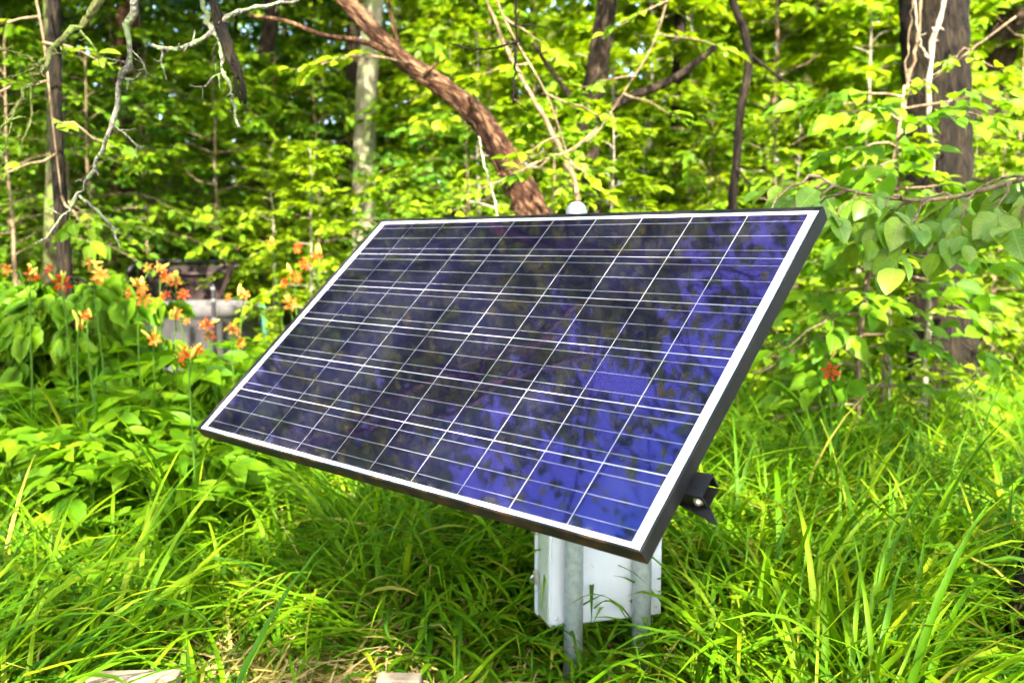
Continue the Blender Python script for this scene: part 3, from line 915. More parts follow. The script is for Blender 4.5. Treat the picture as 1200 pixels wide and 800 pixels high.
rg = np.random.default_rng(79)
for k in range(20):                                      # the woods go on to both sides of the view
    sd_ = -1 if k % 2 else 1
    Y = rg.uniform(7, 26)
    px = 600 + sd_ * rg.uniform(760, 1500)
    edge_tree('outlying woods tree', px, Y, rg.choice(['edge_a', 'edge_b', 'edge_c']), rg.uniform(.8, 1.2), rg.uniform(0, 6.28), 'woods beside the view')
rg = np.random.default_rng(78)
for k in range(15):
    px = -60 + 1330 * (k + rg.uniform(.1, .9)) / 15
    edge_tree('hindmost far woods tree', px, rg.uniform(42, 48), 'edge_b' if px > 420 else 'edge_c', rg.uniform(1.7, 2.1), rg.uniform(0, 6.28), 'far woods, hindmost row')
rg = np.random.default_rng(77)
for k in range(42):                                      # the far wall of leaves, 17 to 48 m off
    row = k % 3
    Y = (19, 26, 36)[row] + rg.uniform(-2.0, 2.5)
    px = -120 + 1440 * ((k // 3) + .33 * row + rg.uniform(-.2, .2)) / 13.8
    left = px < 420
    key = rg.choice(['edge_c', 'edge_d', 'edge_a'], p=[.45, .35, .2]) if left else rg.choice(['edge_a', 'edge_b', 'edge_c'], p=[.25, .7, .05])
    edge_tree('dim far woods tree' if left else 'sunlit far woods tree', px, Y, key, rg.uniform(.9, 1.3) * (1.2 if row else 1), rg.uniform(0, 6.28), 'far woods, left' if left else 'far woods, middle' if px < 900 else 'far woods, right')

for k, (x, y, h, r, cr, cs, bk, lab) in enumerate([
        (-9.2, 10.4, 6, .2, 'dense', 1.05, 'bark_brown', 'tall tree in the left woods, crown above the photo, nearest the vine stem'), (-14, 17, 10, .22, 'tall_c', 1.4, 'bark_dark', 'tall tree deep in the left woods, crown above the photo'),
        (-7.2, 13.8, 7.5, .2, 'dense', 1.15, 'bark_brown', 'tall tree left of the pale trunk, crown above the photo'), (-12.5, 8.0, 6, .2, 'dense', 1.0, 'bark_dark', 'tall tree out of view beyond the left photo edge'),
        (-10.5, 15.5, 9, .2, 'dense', 1.2, 'bark_dark', 'tall tree behind the rusty hopper, crown above the photo'), (-4.6, 16.5, 9, .2, 'dense', 1.1, 'bark_brown', 'tall tree behind the straight pale trunk, crown above the photo'),
        (-5.4, 8.4, 5.2, .15, 'leafy', 1.0, 'bark_dark', 'tree just out of view left of the vine stem'),
        (-12.5, 3.5, 4, .18, 'tall_c', .7, 'bark_brown', 'tree beside the clearing out of view on the left'), (-2, 22, 10, .2, 'tall_b', 1.4, 'bark_brown', 'tall tree far behind the leaning trunk'),
        (6, 24, 11, .2, 'sparse', 1.5, 'bark_dark', 'tall tree far behind the thin curving sapling'), (12, 19, 9, .2, 'sparse', 1.5, 'bark_brown', 'tall tree far behind the broad dark trunk')]):
    far_tree(lab, x, y, h, r, cr, cs, bk, k, 'tall forest trees, crowns above view')
for k, (x, y, h, r, cr, cs, bk, lab) in enumerate([  # the leading trees are unseen, added to filter sun over the clearing
        (2.3, -5.2, 4.6, .2, 'tall_a', .95, 'bark_dark', 'unseen tree added behind the viewer to dapple the clearing, nearest on the right'), (-2.9, -4.8, 4.6, .2, 'tall_a', .92, 'bark_brown', 'unseen tree added behind the viewer to dapple the clearing, nearest on the left'),
        (6.6, -4.2, 5, .2, 'tall_c', .95, 'bark_brown', 'unseen tree added behind the viewer at right to shade the broad trunk'), (7.5, -11, 8, .2, 'tall_a', 1.2, 'bark_dark', 'tall tree well behind the viewer on the right'),
        (-8, -9, 7, .2, 'tall_c', 1.1, 'bark_dark', 'tree well behind the viewer on the left'), (-5.1, 3.0, 4.4, .16, 'sparse', 1.05, 'bark_dark', 'thin-crowned tree left of the viewer, mirrored in the panel')]):
    far_tree(lab, x, y, h, r, cr, cs, bk, 50 + k, 'trees behind the viewer')
# ================================================================== UNDERSTORY: saplings and bushes with shared foliage
PLANT = {}
def plant_proto(key, seed, mat, bark, kind, **kw):
    w, (P, D, N, S) = gen_plant(seed, **kw)
    PLANT[key] = (leaves_mesh('foliage_' + key, kind, P, D, N, S, M[mat]), w.mesh('stem_' + key, M[bark]))

plant_proto('sap_a', 41, 'leaf_bright', 'stem_brown', 'ovate', H=3.4, r0=.028, lo=.12, spread=1.25, nbr=30, leaf=.13, ntw=7, nlv=7, up=(.0, .9), droop=.28, flat=.45)
plant_proto('sap_b', 42, 'leaf_yellow', 'stem_pale', 'ovate', H=3.0, r0=.026, lo=.15, spread=1.2, nbr=26, leaf=.125, ntw=7, nlv=7, up=(.0, .9), droop=.26, flat=.42, shape='cone')
plant_proto('sap_c', 43, 'leaf_mid', 'stem_brown', 'ovate', H=3.8, r0=.032, lo=.06, spread=1.3, nbr=34, leaf=.12, ntw=7, nlv=7, up=(.0, .9), droop=.30, flat=.48)
plant_proto('sap_d', 44, 'leaf_deep', 'stem_brown', 'ovate', H=3.4, r0=.03, lo=.05, spread=1.3, nbr=34, leaf=.12, ntw=7, nlv=7, up=(.0, .9), droop=.30, flat=.48)
plant_proto('bush_a', 45, 'leaf_bright', 'stem_brown', 'ovate', H=1.3, r0=.014, lo=.05, spread=.62, nbr=34, leaf=.085, ntw=5, nlv=6, stems=4, up=(.1, 1.0), flat=.4)
plant_proto('bush_b', 46, 'leaf_mid', 'stem_brown', 'ovate', H=1.1, r0=.014, lo=.03, spread=.62, nbr=34, leaf=.085, ntw=5, nlv=6, stems=4, up=(.1, 1.0), flat=.4)
plant_proto('bush_c', 47, 'leaf_yellow', 'stem_brown', 'ovate', H=1.4, r0=.014, lo=.05, spread=.6, nbr=34, leaf=.07, ntw=5, nlv=7, stems=4, up=(.1, 1.0), flat=.45)
plant_proto('weed', 48, 'leaf_vine', 'stem_green', 'long', H=.62, r0=.006, lo=.1, spread=.26, nbr=22, leaf=.135, ntw=2, nlv=5, stems=4, up=(.2, .9), flat=.4)

def plant(key, label, px, Y, s=1.0, rot=0.0, group=None, name=None, catg=None, dz=0.0):
    g = ground_at(px, Y)
    nm = name or {'sap': 'sapling', 'bus': 'bush', 'wee': 'weed_plant'}[key[:3]]
    t = thing(nm, label, catg or {'sapling': 'sapling', 'bush': 'bush', 'weed_plant': 'weed'}[nm], g + [0, 0, dz - .03], rot, s, group)
    fl, st = PLANT[key]
    obj('foliage', fl, t, kind='stuff')
    obj('stem', st, t)
    return t

rg = np.random.default_rng(5)
R_ = lambda: rg.uniform(0, 6.28)
# prominent ones, each with its own label
SP = [
 ('sap_a', 'bright tiered sapling left of the pale tree trunk', 262, 10.6, 1.05), ('sap_b', 'bright tiered sapling just left of the panel top corner', 366, 7.7, .74), ('sap_b', 'yellow-green sapling on a pale forked stem beside the teal canister', 318, 9.8, .80),
 ('sap_a', 'bright sapling with layered leaves at the left edge of the panel', 372, 9.6, .72), ('sap_d', 'dark green sapling in shade behind the rusty hopper', 170, 11.0, .95),
 ('sap_c', 'green sapling with low boughs at the far left edge', 10, 8.0, .85), ('sap_c', 'mid-green sapling between the two left trunks', 105, 9.5, .9),
 ('sap_d', 'shaded sapling under the leaning trunk', 500, 10.5, .85), ('sap_b', 'sunny sapling in front of the brown trunk above the post cap', 720, 7.2, .82),
 ('sap_a', 'leafy sapling between leaning trunk and post cap', 648, 7.6, .78), ('sap_b', 'sunlit sapling left of the slim dark trunk', 752, 9.5, .95),
 ('sap_c', 'green sapling filling the gap right of the slim dark trunk', 825, 9.8, .80), ('sap_a', 'bright sapling behind the top right corner of the panel', 905, 8.2, .86),
 ('sap_b', 'sunlit sapling right behind the thin curving sapling', 935, 10.5, .95), ('sap_b', 'small-leaved sunlit sapling before the broad dark trunk', 1050, 6.0, .72), ('sap_a', 'low bright sapling hiding the middle of the broad trunk', 1140, 7.6, .70),
 ('sap_a', 'bright sapling right of the broad dark trunk', 1170, 8.2, .80), ('sap_b', 'yellow-green sapling at the right edge behind the grass', 1225, 10.0, .95),
 ('sap_c', 'green sapling left of the leaning trunk, partly behind the panel', 555, 8.6, .72), ('sap_a', 'sapling behind the top left corner of the panel', 455, 8.0, .60),
]
for key, lab, px, Y, sc in SP:
    plant(key, lab, px, Y, sc, R_())
# the thicket behind them
for k in range(50):
    px = -80 + 1360 * (k + rg.uniform(0, .9)) / 50
    Y = rg.uniform(10.5, 17.5)
    if 385 < px < 475: Y = rg.uniform(16.5, 18.5)
    side = 'left' if px < 430 else 'middle' if px < 920 else 'right'
    key = rg.choice({'left': ['sap_c', 'sap_d', 'sap_a'], 'middle': ['sap_a', 'sap_b', 'sap_b'], 'right': ['sap_b', 'sap_a', 'sap_b']}[side])
    noun = 'thicket sapling' if side == 'left' else 'sunny thicket sapling'
    tall = 1.0 if side == 'left' else 1.45
    CROWD.append((plant(key, noun, px, Y, tall * rg.uniform(.85, 1.4), R_(), 'thicket saplings, ' + side), px, Y, noun))
SB = [
 ('bush_c', 'small-leaved yellow bush left of the broad trunk base', 1010, 7.0, .85),
 ('bush_a', 'leafy bush at the right edge behind the grass', 1190, 7.4, .8), ('bush_c', 'sunny bush right behind the panel right edge', 935, 6.4, .80),
 ('bush_b', 'green bush behind the left lower corner of the panel', 300, 5.6, .6), ('bush_a', 'bright bush under the leftmost daylilies', 30, 5.4, .85),
 ('bush_b', 'low bush at the foot of the vine-covered stem', 120, 4.9, .5), ('bush_b', 'green bush at the far left edge above the grass', -20, 4.8, .75),
 ('bush_c', 'yellow-green bush among the daylilies by the panel edge', 345, 8.2, .7), ('bush_b', 'low dark bush in shade behind the panel', 620, 6.8, .8),
 ('bush_c', 'light bush at the foot of the sapling right of the panel', 965, 5.6, .52),
]
for key, lab, px, Y, sc in SB:
    plant(key, lab, px, Y, sc, R_())
for k in range(26):
    px = rg.choice([rg.uniform(-60, 420), rg.uniform(880, 1260)])
    Y = rg.uniform(7.5, 13)
    if 95 < px < 345: Y = rg.uniform(10.3, 13)
    side = 'left' if px < 430 else 'right'
    CROWD.append((plant(rg.choice(['bush_a', 'bush_b', 'bush_c']), 'undergrowth bush', px, Y, rg.uniform(.7, 1.2), R_(), 'undergrowth bushes, ' + side), px, Y, 'undergrowth bush'))
label_crowd()
for k, (px, Y, sc, lab) in enumerate([(110, 4.5, .95, 'broad patch of leafy weeds below the vine-covered stem'), (215, 4.3, .9, 'leafy weed left of the panel lower corner'), (60, 4.2, .8, 'leafy weed at left behind the foreground grass'), (265, 4.6, .95, 'pale leafy weed under the panel left corner'),
                                      (165, 4.8, 1.05, 'tall leafy weed beside the dark vine stem'), (20, 4.6, 1.15, 'bright leafy weed at the left photo edge below the daylilies'), (140, 4.35, 1.2, 'bright leafy weed right of the vine stem foot'), (190, 5.0, 1.45, 'leafy weed under the pale orange daylily'), (240, 5.2, 1.4, 'leafy weed in front of the grey basin'), (70, 4.9, 1.25, 'tall leafy weed at the foot of the vine leaves'), (290, 5.3, 1.35, 'leafy weed behind the lower left panel edge'), (-10, 4.3, 1.1, 'leafy weed cut by the left photo edge'),
                                      (95, 3.6, .9, 'leafy weed nearest the viewer at left, beside the grass'), (185, 3.7, .95, 'leafy weed nearest the viewer, toward the panel left corner'), (250, 4.0, .9, 'leafy weed low under the panel left corner'), (10, 3.8, 1.0, 'leafy weed low at the left photo edge'), (140, 3.95, 1.05, 'leafy weed between the vine foot and the grass'),
                                      (900, 5.2, .75, 'leafy weed in the grass right of the panel')]):
    plant('weed', lab, px, Y, sc, R_())

# ================================================================== near plants whose leaves can be picked apart
def limit(A, n, seed):
    P = A[0]
    if len(P) <= n: return A, None
    idx = np.random.default_rng(seed).permutation(len(P))
    return [a[idx[:n]] for a in A], [a[idx[n:]] for a in A]

def near_plant(name, label, catg, base, stems, branches, leaf, kind, mat, bark, seed, ntw=4, nlv=5, n_obj=290, droop=.2, flat=.3, twl=.45, group=None, nbias=(0, 0, 0), sag=0.0):
    """stems: list of (points, r0, r1) in world space; branches: list of (point, dir, length)"""
    rg = np.random.default_rng(seed)
    base = np.array(base, float)
    t = thing(name, label, catg, base, group=group)
    w = MB(); out = []
    for pts, r0, r1 in stems:
        q = spline(np.array(pts), 22) - base
        w.tube(q, np.linspace(r0, r1, 22), 9, True, .08, rg)
    wb = MB()
    for p, d, L in branches:
        spray(rg, wb, out, np.array(p) - base, np.array(d), L, .006 + .006 * L, leaf, ntw, nlv, droop, flat, twl)
    obj('stem', w.mesh('stem', M[bark]), t)
    obj('twigs', wb.mesh('twigs', M[bark]), t, kind='stuff')
    lp, ld, ln, ls = cat(out)
    A, rest = limit([lp, unit(ld) + [0, 0, -sag], ln + np.array(nbias), ls], n_obj, seed)
    leaf_objects(t, kind, *A, M.get(mat + '_vein', M[mat]))
    if rest is not None:
        obj('foliage', leaves_mesh('foliage', kind, *rest, M[mat]), t, kind='stuff')
    return t

# vine-clad small tree at the left
b0 = ground_at(92, 5.2)
st = [b0 - [0, 0, .1], W(86, 500, 5.2), W(80, 420, 5.2), W(78, 340, 5.2), W(72, 250, 5.2), W(66, 150, 5.2), W(64, 40, 5.2), W(60, -90, 5.2)]
sp = spline(np.array(st), 60)
rg = np.random.default_rng(91)
br = []
for k in range(60):
    z = rg.uniform(.03, .47)
    p = sp[int(z * 59)]
    a = rg.uniform(math.pi * .75, math.pi * 2.25)
    br.append((p, (math.cos(a), math.sin(a), rg.uniform(-.1, .5)), rg.uniform(.25, .62) * (.75 if math.cos(a) > 0 else 1.0)))
near_plant('vine_clad_stem', 'dark stem wrapped in broad bright vine leaves at the left', 'vine', b0, [(st, .052, .028)], br, .165, 'lobed', 'leaf_vine', 'bark_dark', 3, ntw=3, nlv=4, flat=.45, droop=.4, nbias=(.1, -1.1, -.1), sag=.7)

# sapling right of the panel
b0 = ground_at(1003, 5.0)
st = [b0 - [0, 0, .1], W(1003, 500, 5.0), W(1006, 420, 5.0), W(1012, 350, 5.0), W(1026, 290, 5.0), W(1040, 230, 5.0), W(1052, 160, 5.0), W(1060, 100, 5.0)]
sp = spline(np.array(st), 60)
br = []
for k in range(36):
    z = .10 + .88 * (k + rg.uniform(0, 1)) / 36
    p = sp[int(min(z, .99) * 59)]
    a = k * 2.4 + rg.normal(0, .3)
    br.append((p, (math.cos(a), math.sin(a) * .8 - .15, rg.uniform(.0, .45)), rg.uniform(.32, .75) * (1.1 - .45 * abs(z - .5))))
near_plant('sapling', 'slender sapling with large oval leaves just right of the panel', 'sapling', b0, [(st, .024, .008), ([W(1006, 420, 5.0), W(960, 395, 4.95), W(900, 432, 4.9), W(880, 436, 4.9)], .010, .004)], br, .14, 'ovate', 'leaf_vine', 'stem_brown', 6, ntw=4, nlv=5, flat=.45, nbias=(0, -.45, 0), sag=.2)

# round-leaved bough reaching in from the right
b0 = W(1330, 150, 3.4)
b0g = np.array([b0[0] + .5, b0[1] + .5, 0]); b0g[2] = gz(b0g[0], b0g[1])
st = [b0g - [0, 0, .1], b0g + [0, 0, .8], b0 * .5 + (b0g + [0, 0, 1.4]) * .5, b0, W(1260, 190, 3.4), W(1180, 215, 3.4), W(1090, 235, 3.4), W(1000, 225, 3.4), W(955, 205, 3.45)]
br = []
mainl = spline(np.array(st[3:]), 40)
for k in range(21):
    z = (k + .5) / 21
    p = mainl[int(z * 39)]
    s_ = 1 if k % 2 else -1
    br.append((p, (-.6, s_ * .6, rg.uniform(-.45, .35)), rg.uniform(.16, .36)))
near_plant('round_leaved_bough', 'bough of large smooth rounded leaves reaching in at right over the grass', 'branch', b0g, [(st, .018, .004)], br, .125, 'round', 'leaf_cool', 'stem_brown', 9, ntw=2, nlv=4, flat=.6, droop=.45, twl=.5, nbias=(.1, -.8, 0), sag=.45)

# bright sprig over the post cap
def hang_sprig(label, path, branches, leaf, mat, seed, r=.008, kind='ovate'):
    b = path[0]
    near_plant('leafy_twig', label, 'branch', b, [(path, r, r * .4)], branches, leaf, kind, mat, 'stem_brown', seed, ntw=2, nlv=4, flat=.5, group='leafy twigs above the panel')
hang_sprig('leafy twig hanging just above and left of the domed post cap', [W(560, -70, 5.4), W(590, 20, 5.4), W(640, 110, 5.3), W(668, 190, 5.3)],
           [(W(590, 20, 5.4), (.6, 0, -.4), .35), (W(620, 75, 5.35), (-.7, -.3, -.1), .3), (W(640, 110, 5.3), (.8, -.2, -.3), .35), (W(655, 160, 5.3), (-.6, -.3, -.3), .25), (W(668, 190, 5.3), (.5, -.3, -.5), .25)], .10, 'leaf_yellow', 21)
hang_sprig('sunlit leafy twig in front of the brown trunk', [W(800, -80, 6.2), W(770, 40, 6.2), W(730, 110, 6.1), W(690, 170, 6.0)],
           [(W(785, 0, 6.2), (-.6, -.2, -.3), .4), (W(770, 40, 6.2), (.7, -.3, -.1), .4), (W(745, 90, 6.1), (-.7, -.3, -.1), .4), (W(730, 110, 6.1), (.7, -.2, -.3), .4), (W(705, 150, 6.0), (-.5, -.3, -.4), .3)], .10, 'leaf_bright', 22)

hang_sprig('leafy twigs veiling the upper vine stem at the left', [W(30, -60, 4.9), W(50, 40, 4.9), W(60, 130, 4.9), W(72, 230, 4.9)],
           [(W(45, 20, 4.9), (-.5, -.3, -.2), .4), (W(50, 50, 4.9), (.6, -.3, -.1), .4), (W(56, 95, 4.9), (-.6, -.3, -.2), .4), (W(62, 140, 4.9), (.6, -.3, -.2), .4), (W(66, 180, 4.9), (-.5, -.3, -.3), .35), (W(72, 230, 4.9), (.4, -.3, -.4), .35)], .10, 'leaf_bright', 26)
hang_sprig('small bright leafy twig at the upper bend of the leaning trunk', [W(478, 74, 6.0), W(450, 68, 5.8), W(415, 66, 5.7), W(392, 72, 5.7)],
           [(W(450, 68, 5.8), (-.6, -.4, .1), .28), (W(415, 66, 5.7), (-.5, -.4, -.1), .25), (W(392, 72, 5.7), (-.6, -.2, -.1), .22)], .10, 'leaf_yellow', 23)
hang_sprig('leafy twig crossing the foot of the leaning trunk', [W(700, 150, 5.9), W(670, 175, 5.7), W(630, 190, 5.6), W(598, 208, 5.5)],
           [(W(670, 175, 5.7), (-.5, -.4, -.2), .35), (W(650, 182, 5.65), (.5, -.5, -.2), .3), (W(630, 190, 5.6), (-.6, -.3, -.3), .3), (W(598, 208, 5.5), (-.6, -.2, -.2), .25)], .10, 'leaf_bright', 24)
hang_sprig('leafy twig in front of the upper broad dark trunk', [W(1190, 20, 5.9), W(1150, 50, 5.8), W(1110, 80, 5.7), W(1070, 110, 5.6)],
           [(W(1150, 50, 5.8), (-.5, -.4, -.2), .35), (W(1130, 65, 5.75), (.3, -.5, -.3), .3), (W(1110, 80, 5.7), (-.6, -.3, -.3), .3), (W(1070, 110, 5.6), (-.6, -.2, -.2), .3)], .10, 'leaf_yellow', 25)

# ================================================================== bare lichen-covered branches at upper left
def twig_path(P, n, amp, rg):
    q = spline(np.array(P), n)
    q[1:-1] += rg.normal(0, 1, (n - 2, 3)) * min(amp, .12 * np.linalg.norm(np.diff(q, axis=0), axis=1).mean())
    return q
def dead_branch(label, main, r0, r1, subs, bark, seed, spurs=9):
    rg = np.random.default_rng(seed)
    base = np.array(main[0])
    t = thing('dead_branch', label, 'branch', base, group='bare lichen-covered branches, upper left')
    n = 34
    P = twig_path(main, n, .006, rg) - base
    b = MB(); b.tube(P, np.linspace(r0, r1, n) * (1 + .18 * rg.normal(0, 1, n)), 9, True, .10, rg)
    obj('bough', b.mesh('bough', M[bark]), t)
    for path, a, c in subs:
        q = twig_path(path, 16, .005, rg) - base
        b = MB(); b.tube(q, np.linspace(a, c, 16) * (1 + .2 * rg.normal(0, 1, 16)), 7, True, .1, rg)
        for k in range(4):
            i = rg.integers(2, 15); d = unit(rg.normal(0, 1, 3)) * rg.uniform(.02, .06)
            b.tube([q[i], q[i] + d * .6 + [0, 0, -.004], q[i] + d], [c * .9, c * .7, c * .4], 5)
        obj('twig', b.mesh('twig', M[bark]), t)
    b = MB()
    for k in range(spurs):
        i = rg.integers(3, n - 2); d = unit(rg.normal(0, 1, 3) * [1, .6, .8]) * rg.uniform(.015, .06)
        b.tube([P[i], P[i] + d * .55 + [0, 0, .005], P[i] + d], [r1 * .8, r1 * .6, r1 * .35], 5)
    obj('spurs', b.mesh('spurs', M[bark]), t, kind='stuff')
    return t
YB = 2.9
dead_branch('bare pale branch hanging down at upper left and forking at its tip', [W(230, -420, YB + .8), W(190, -160, YB + .2), W(163, -20, YB), W(155, 30, YB), W(146, 80, YB), W(140, 100, YB), W(133, 140, YB), W(120, 175, YB), W(104, 205, YB), W(92, 228, YB), W(72, 254, YB), W(44, 284, YB)], .013, .0035,
            [([W(92, 228, YB), W(112, 246, YB), W(128, 262, YB), W(135, 275, YB), W(141, 292, YB)], .0045, .0025), ([W(134, 148, YB), W(150, 160, YB), W(165, 176, YB)], .004, .002), ([W(143, 92, YB), W(150, 93, YB), W(157, 94, YB)], .006, .004),
             ([W(148, 72, YB), W(132, 70, YB), W(118, 66, YB)], .003, .0015), ([W(150, 55, YB), W(165, 70, YB), W(173, 88, YB)], .003, .0015)], 'bark_lichen', 1)
dead_branch('mossy bare branch slanting across the upper left corner', [W(210, -330, 3.4), W(160, -120, 3.3), W(118, 0, 3.2), W(98, 25, 3.2), W(66, 55, 3.15), W(52, 78, 3.1), W(36, 100, 3.1), W(18, 128, 3.1), W(0, 155, 3.1)], .014, .006,
            [([W(62, 60, 3.15), W(30, 85, 3.1), W(-10, 95, 3.1)], .005, .0025), ([W(36, 100, 3.1), W(36, 140, 3.1), W(24, 172, 3.1)], .004, .002), ([W(52, 78, 3.1), W(20, 62, 3.1), W(-10, 58, 3.1)], .004, .002), ([W(90, 32, 3.2), W(110, 55, 3.2), W(118, 80, 3.2)], .005, .002), ([W(20, 120, 3.1), W(8, 165, 3.1), W(0, 200, 3.1)], .004, .002)], 'bark_mossy', 2, 14)
dead_branch('lichen-covered twig hanging at upper left with loose dark bark', [W(230, -400, 3.2), W(228, -150, 3.0), W(236, -10, YB), W(250, 32, YB), W(262, 70, YB), W(270, 105, YB), W(274, 128, YB), W(281, 150, YB)], .010, .0035,
            [([W(252, 36, YB), W(225, 52, YB), W(200, 58, YB), W(178, 53, YB)], .010, .005), ([W(250, 33, YB), W(270, 18, YB), W(300, 10, YB + .1), W(350, 0, YB + .2)], .008, .006), ([W(190, 58, YB), W(190, 75, YB), W(196, 95, YB)], .004, .002), ([W(265, 85, YB), W(250, 90, YB), W(240, 102, YB), W(222, 100, YB)], .0035, .0018)], 'bark_lichen', 3)
# strip of loose dark bark
b = MB()
rg = np.random.default_rng(8)
pp = np.array([W(247, -10, YB + .02), W(256, 20, YB), W(266, 50, YB - .01), W(276, 75, YB), W(282, 95, YB), W(286, 122, YB)])
q = spline(pp, 16)
o0 = q[0].copy()
t = thing('bark_strip', 'ragged strip of dark loose bark hanging beside the upper left twig', 'bark', o0)
for k in range(3):
    qq = q - o0 + np.array([rg.normal(0, .006), rg.normal(0, .006), 0]) + rg.normal(0, .0025, q.shape)
    bb = MB().tube(qq, np.interp(np.arange(16), [0, 3, 9, 15], [.004, .012, .014, .004]) * rg.uniform(.6, 1), 6, True, .25, rg)
    obj('strand', bb.mesh('strand', M['bark_dark']), t)
dead_branch('thin dark dead twig hanging above the middle of the panel', [W(605, -180, 3.6), W(604, -60, 3.6), W(606, 0, 3.6), W(605, 40, 3.6), W(604, 80, 3.6), W(602, 122, 3.6)], .006, .004,
            [([W(605, 50, 3.6), W(575, 57, 3.6), W(550, 58, 3.6), W(526, 50, 3.6)], .005, .002), ([W(606, 30, 3.6), W(625, 30, 3.6), W(643, 35, 3.6)], .003, .0012), ([W(602, 118, 3.6), W(610, 124, 3.6), W(620, 131, 3.6)], .003, .0015)], 'bark_dark', 5, 8)['group'] = 'dead twigs above the panel'
dead_branch('thin pale dead stem standing behind the panel top edge', [W(590, 330, 4.6), W(583, 250, 4.6), W(575, 220, 4.6), W(567, 190, 4.6), W(561, 160, 4.6)], .008, .004, [([W(583, 245, 4.6), W(568, 240, 4.6), W(550, 235, 4.6)], .005, .003)], 'stem_pale', 6, 4)['group'] = 'dead twigs above the panel'
dead_branch('pale leaning bare stem above the panel near the brown trunk', [W(690, 300, 6.6), W(672, 210, 6.6), W(650, 160, 6.6), W(625, 115, 6.6), W(600, 70, 6.6), W(570, 0, 6.6), W(550, -60, 6.6)], .022, .009, [([W(650, 160, 6.6), (W(640, 175, 6.6)), W(622, 185, 6.5)], .006, .003)], 'stem_brown', 7, 4)['group'] = 'dead twigs above the panel'
dead_branch('pale straight bare stem in front of the broad dark trunk', [ground_at(1092, 6.0), W(1090, 300, 6.0), W(1090, 160, 6.0), W(1089, 70, 6.0), W(1105, 10, 6.0), W(1112, -60, 6.0)], .022, .014, [([W(1089, 70, 6.0), W(1078, 50, 6.0), W(1072, 0, 6.0)], .010, .006), ([W(1090, 140, 6.0), W(1105, 128, 6.0), W(1120, 108, 6.0)], .008, .004)], 'stem_pale', 8, 6)['group'] = 'bare stems by the broad trunk'
dead_branch('thin bare stem slanting left of the broad dark trunk', [ground_at(1040, 6.0), W(1050, 250, 6.0), W(1056, 150, 6.0), W(1066, 90, 6.0), W(1078, 30, 6.0), W(1082, -40, 6.0)], .016, .008, [([W(1062, 110, 6.0), W(1064, 60, 6.0), W(1070, 0, 6.0)], .006, .004), ([W(1055, 160, 6.0), W(1020, 150, 6.0), W(988, 118, 6.0)], .007, .004)], 'stem_brown', 9, 6)['group'] = 'bare stems by the broad trunk'
# ================================================================== GRASS
def in_view(x, y, m=.25):
    return np.abs(x) < y * .60 + m

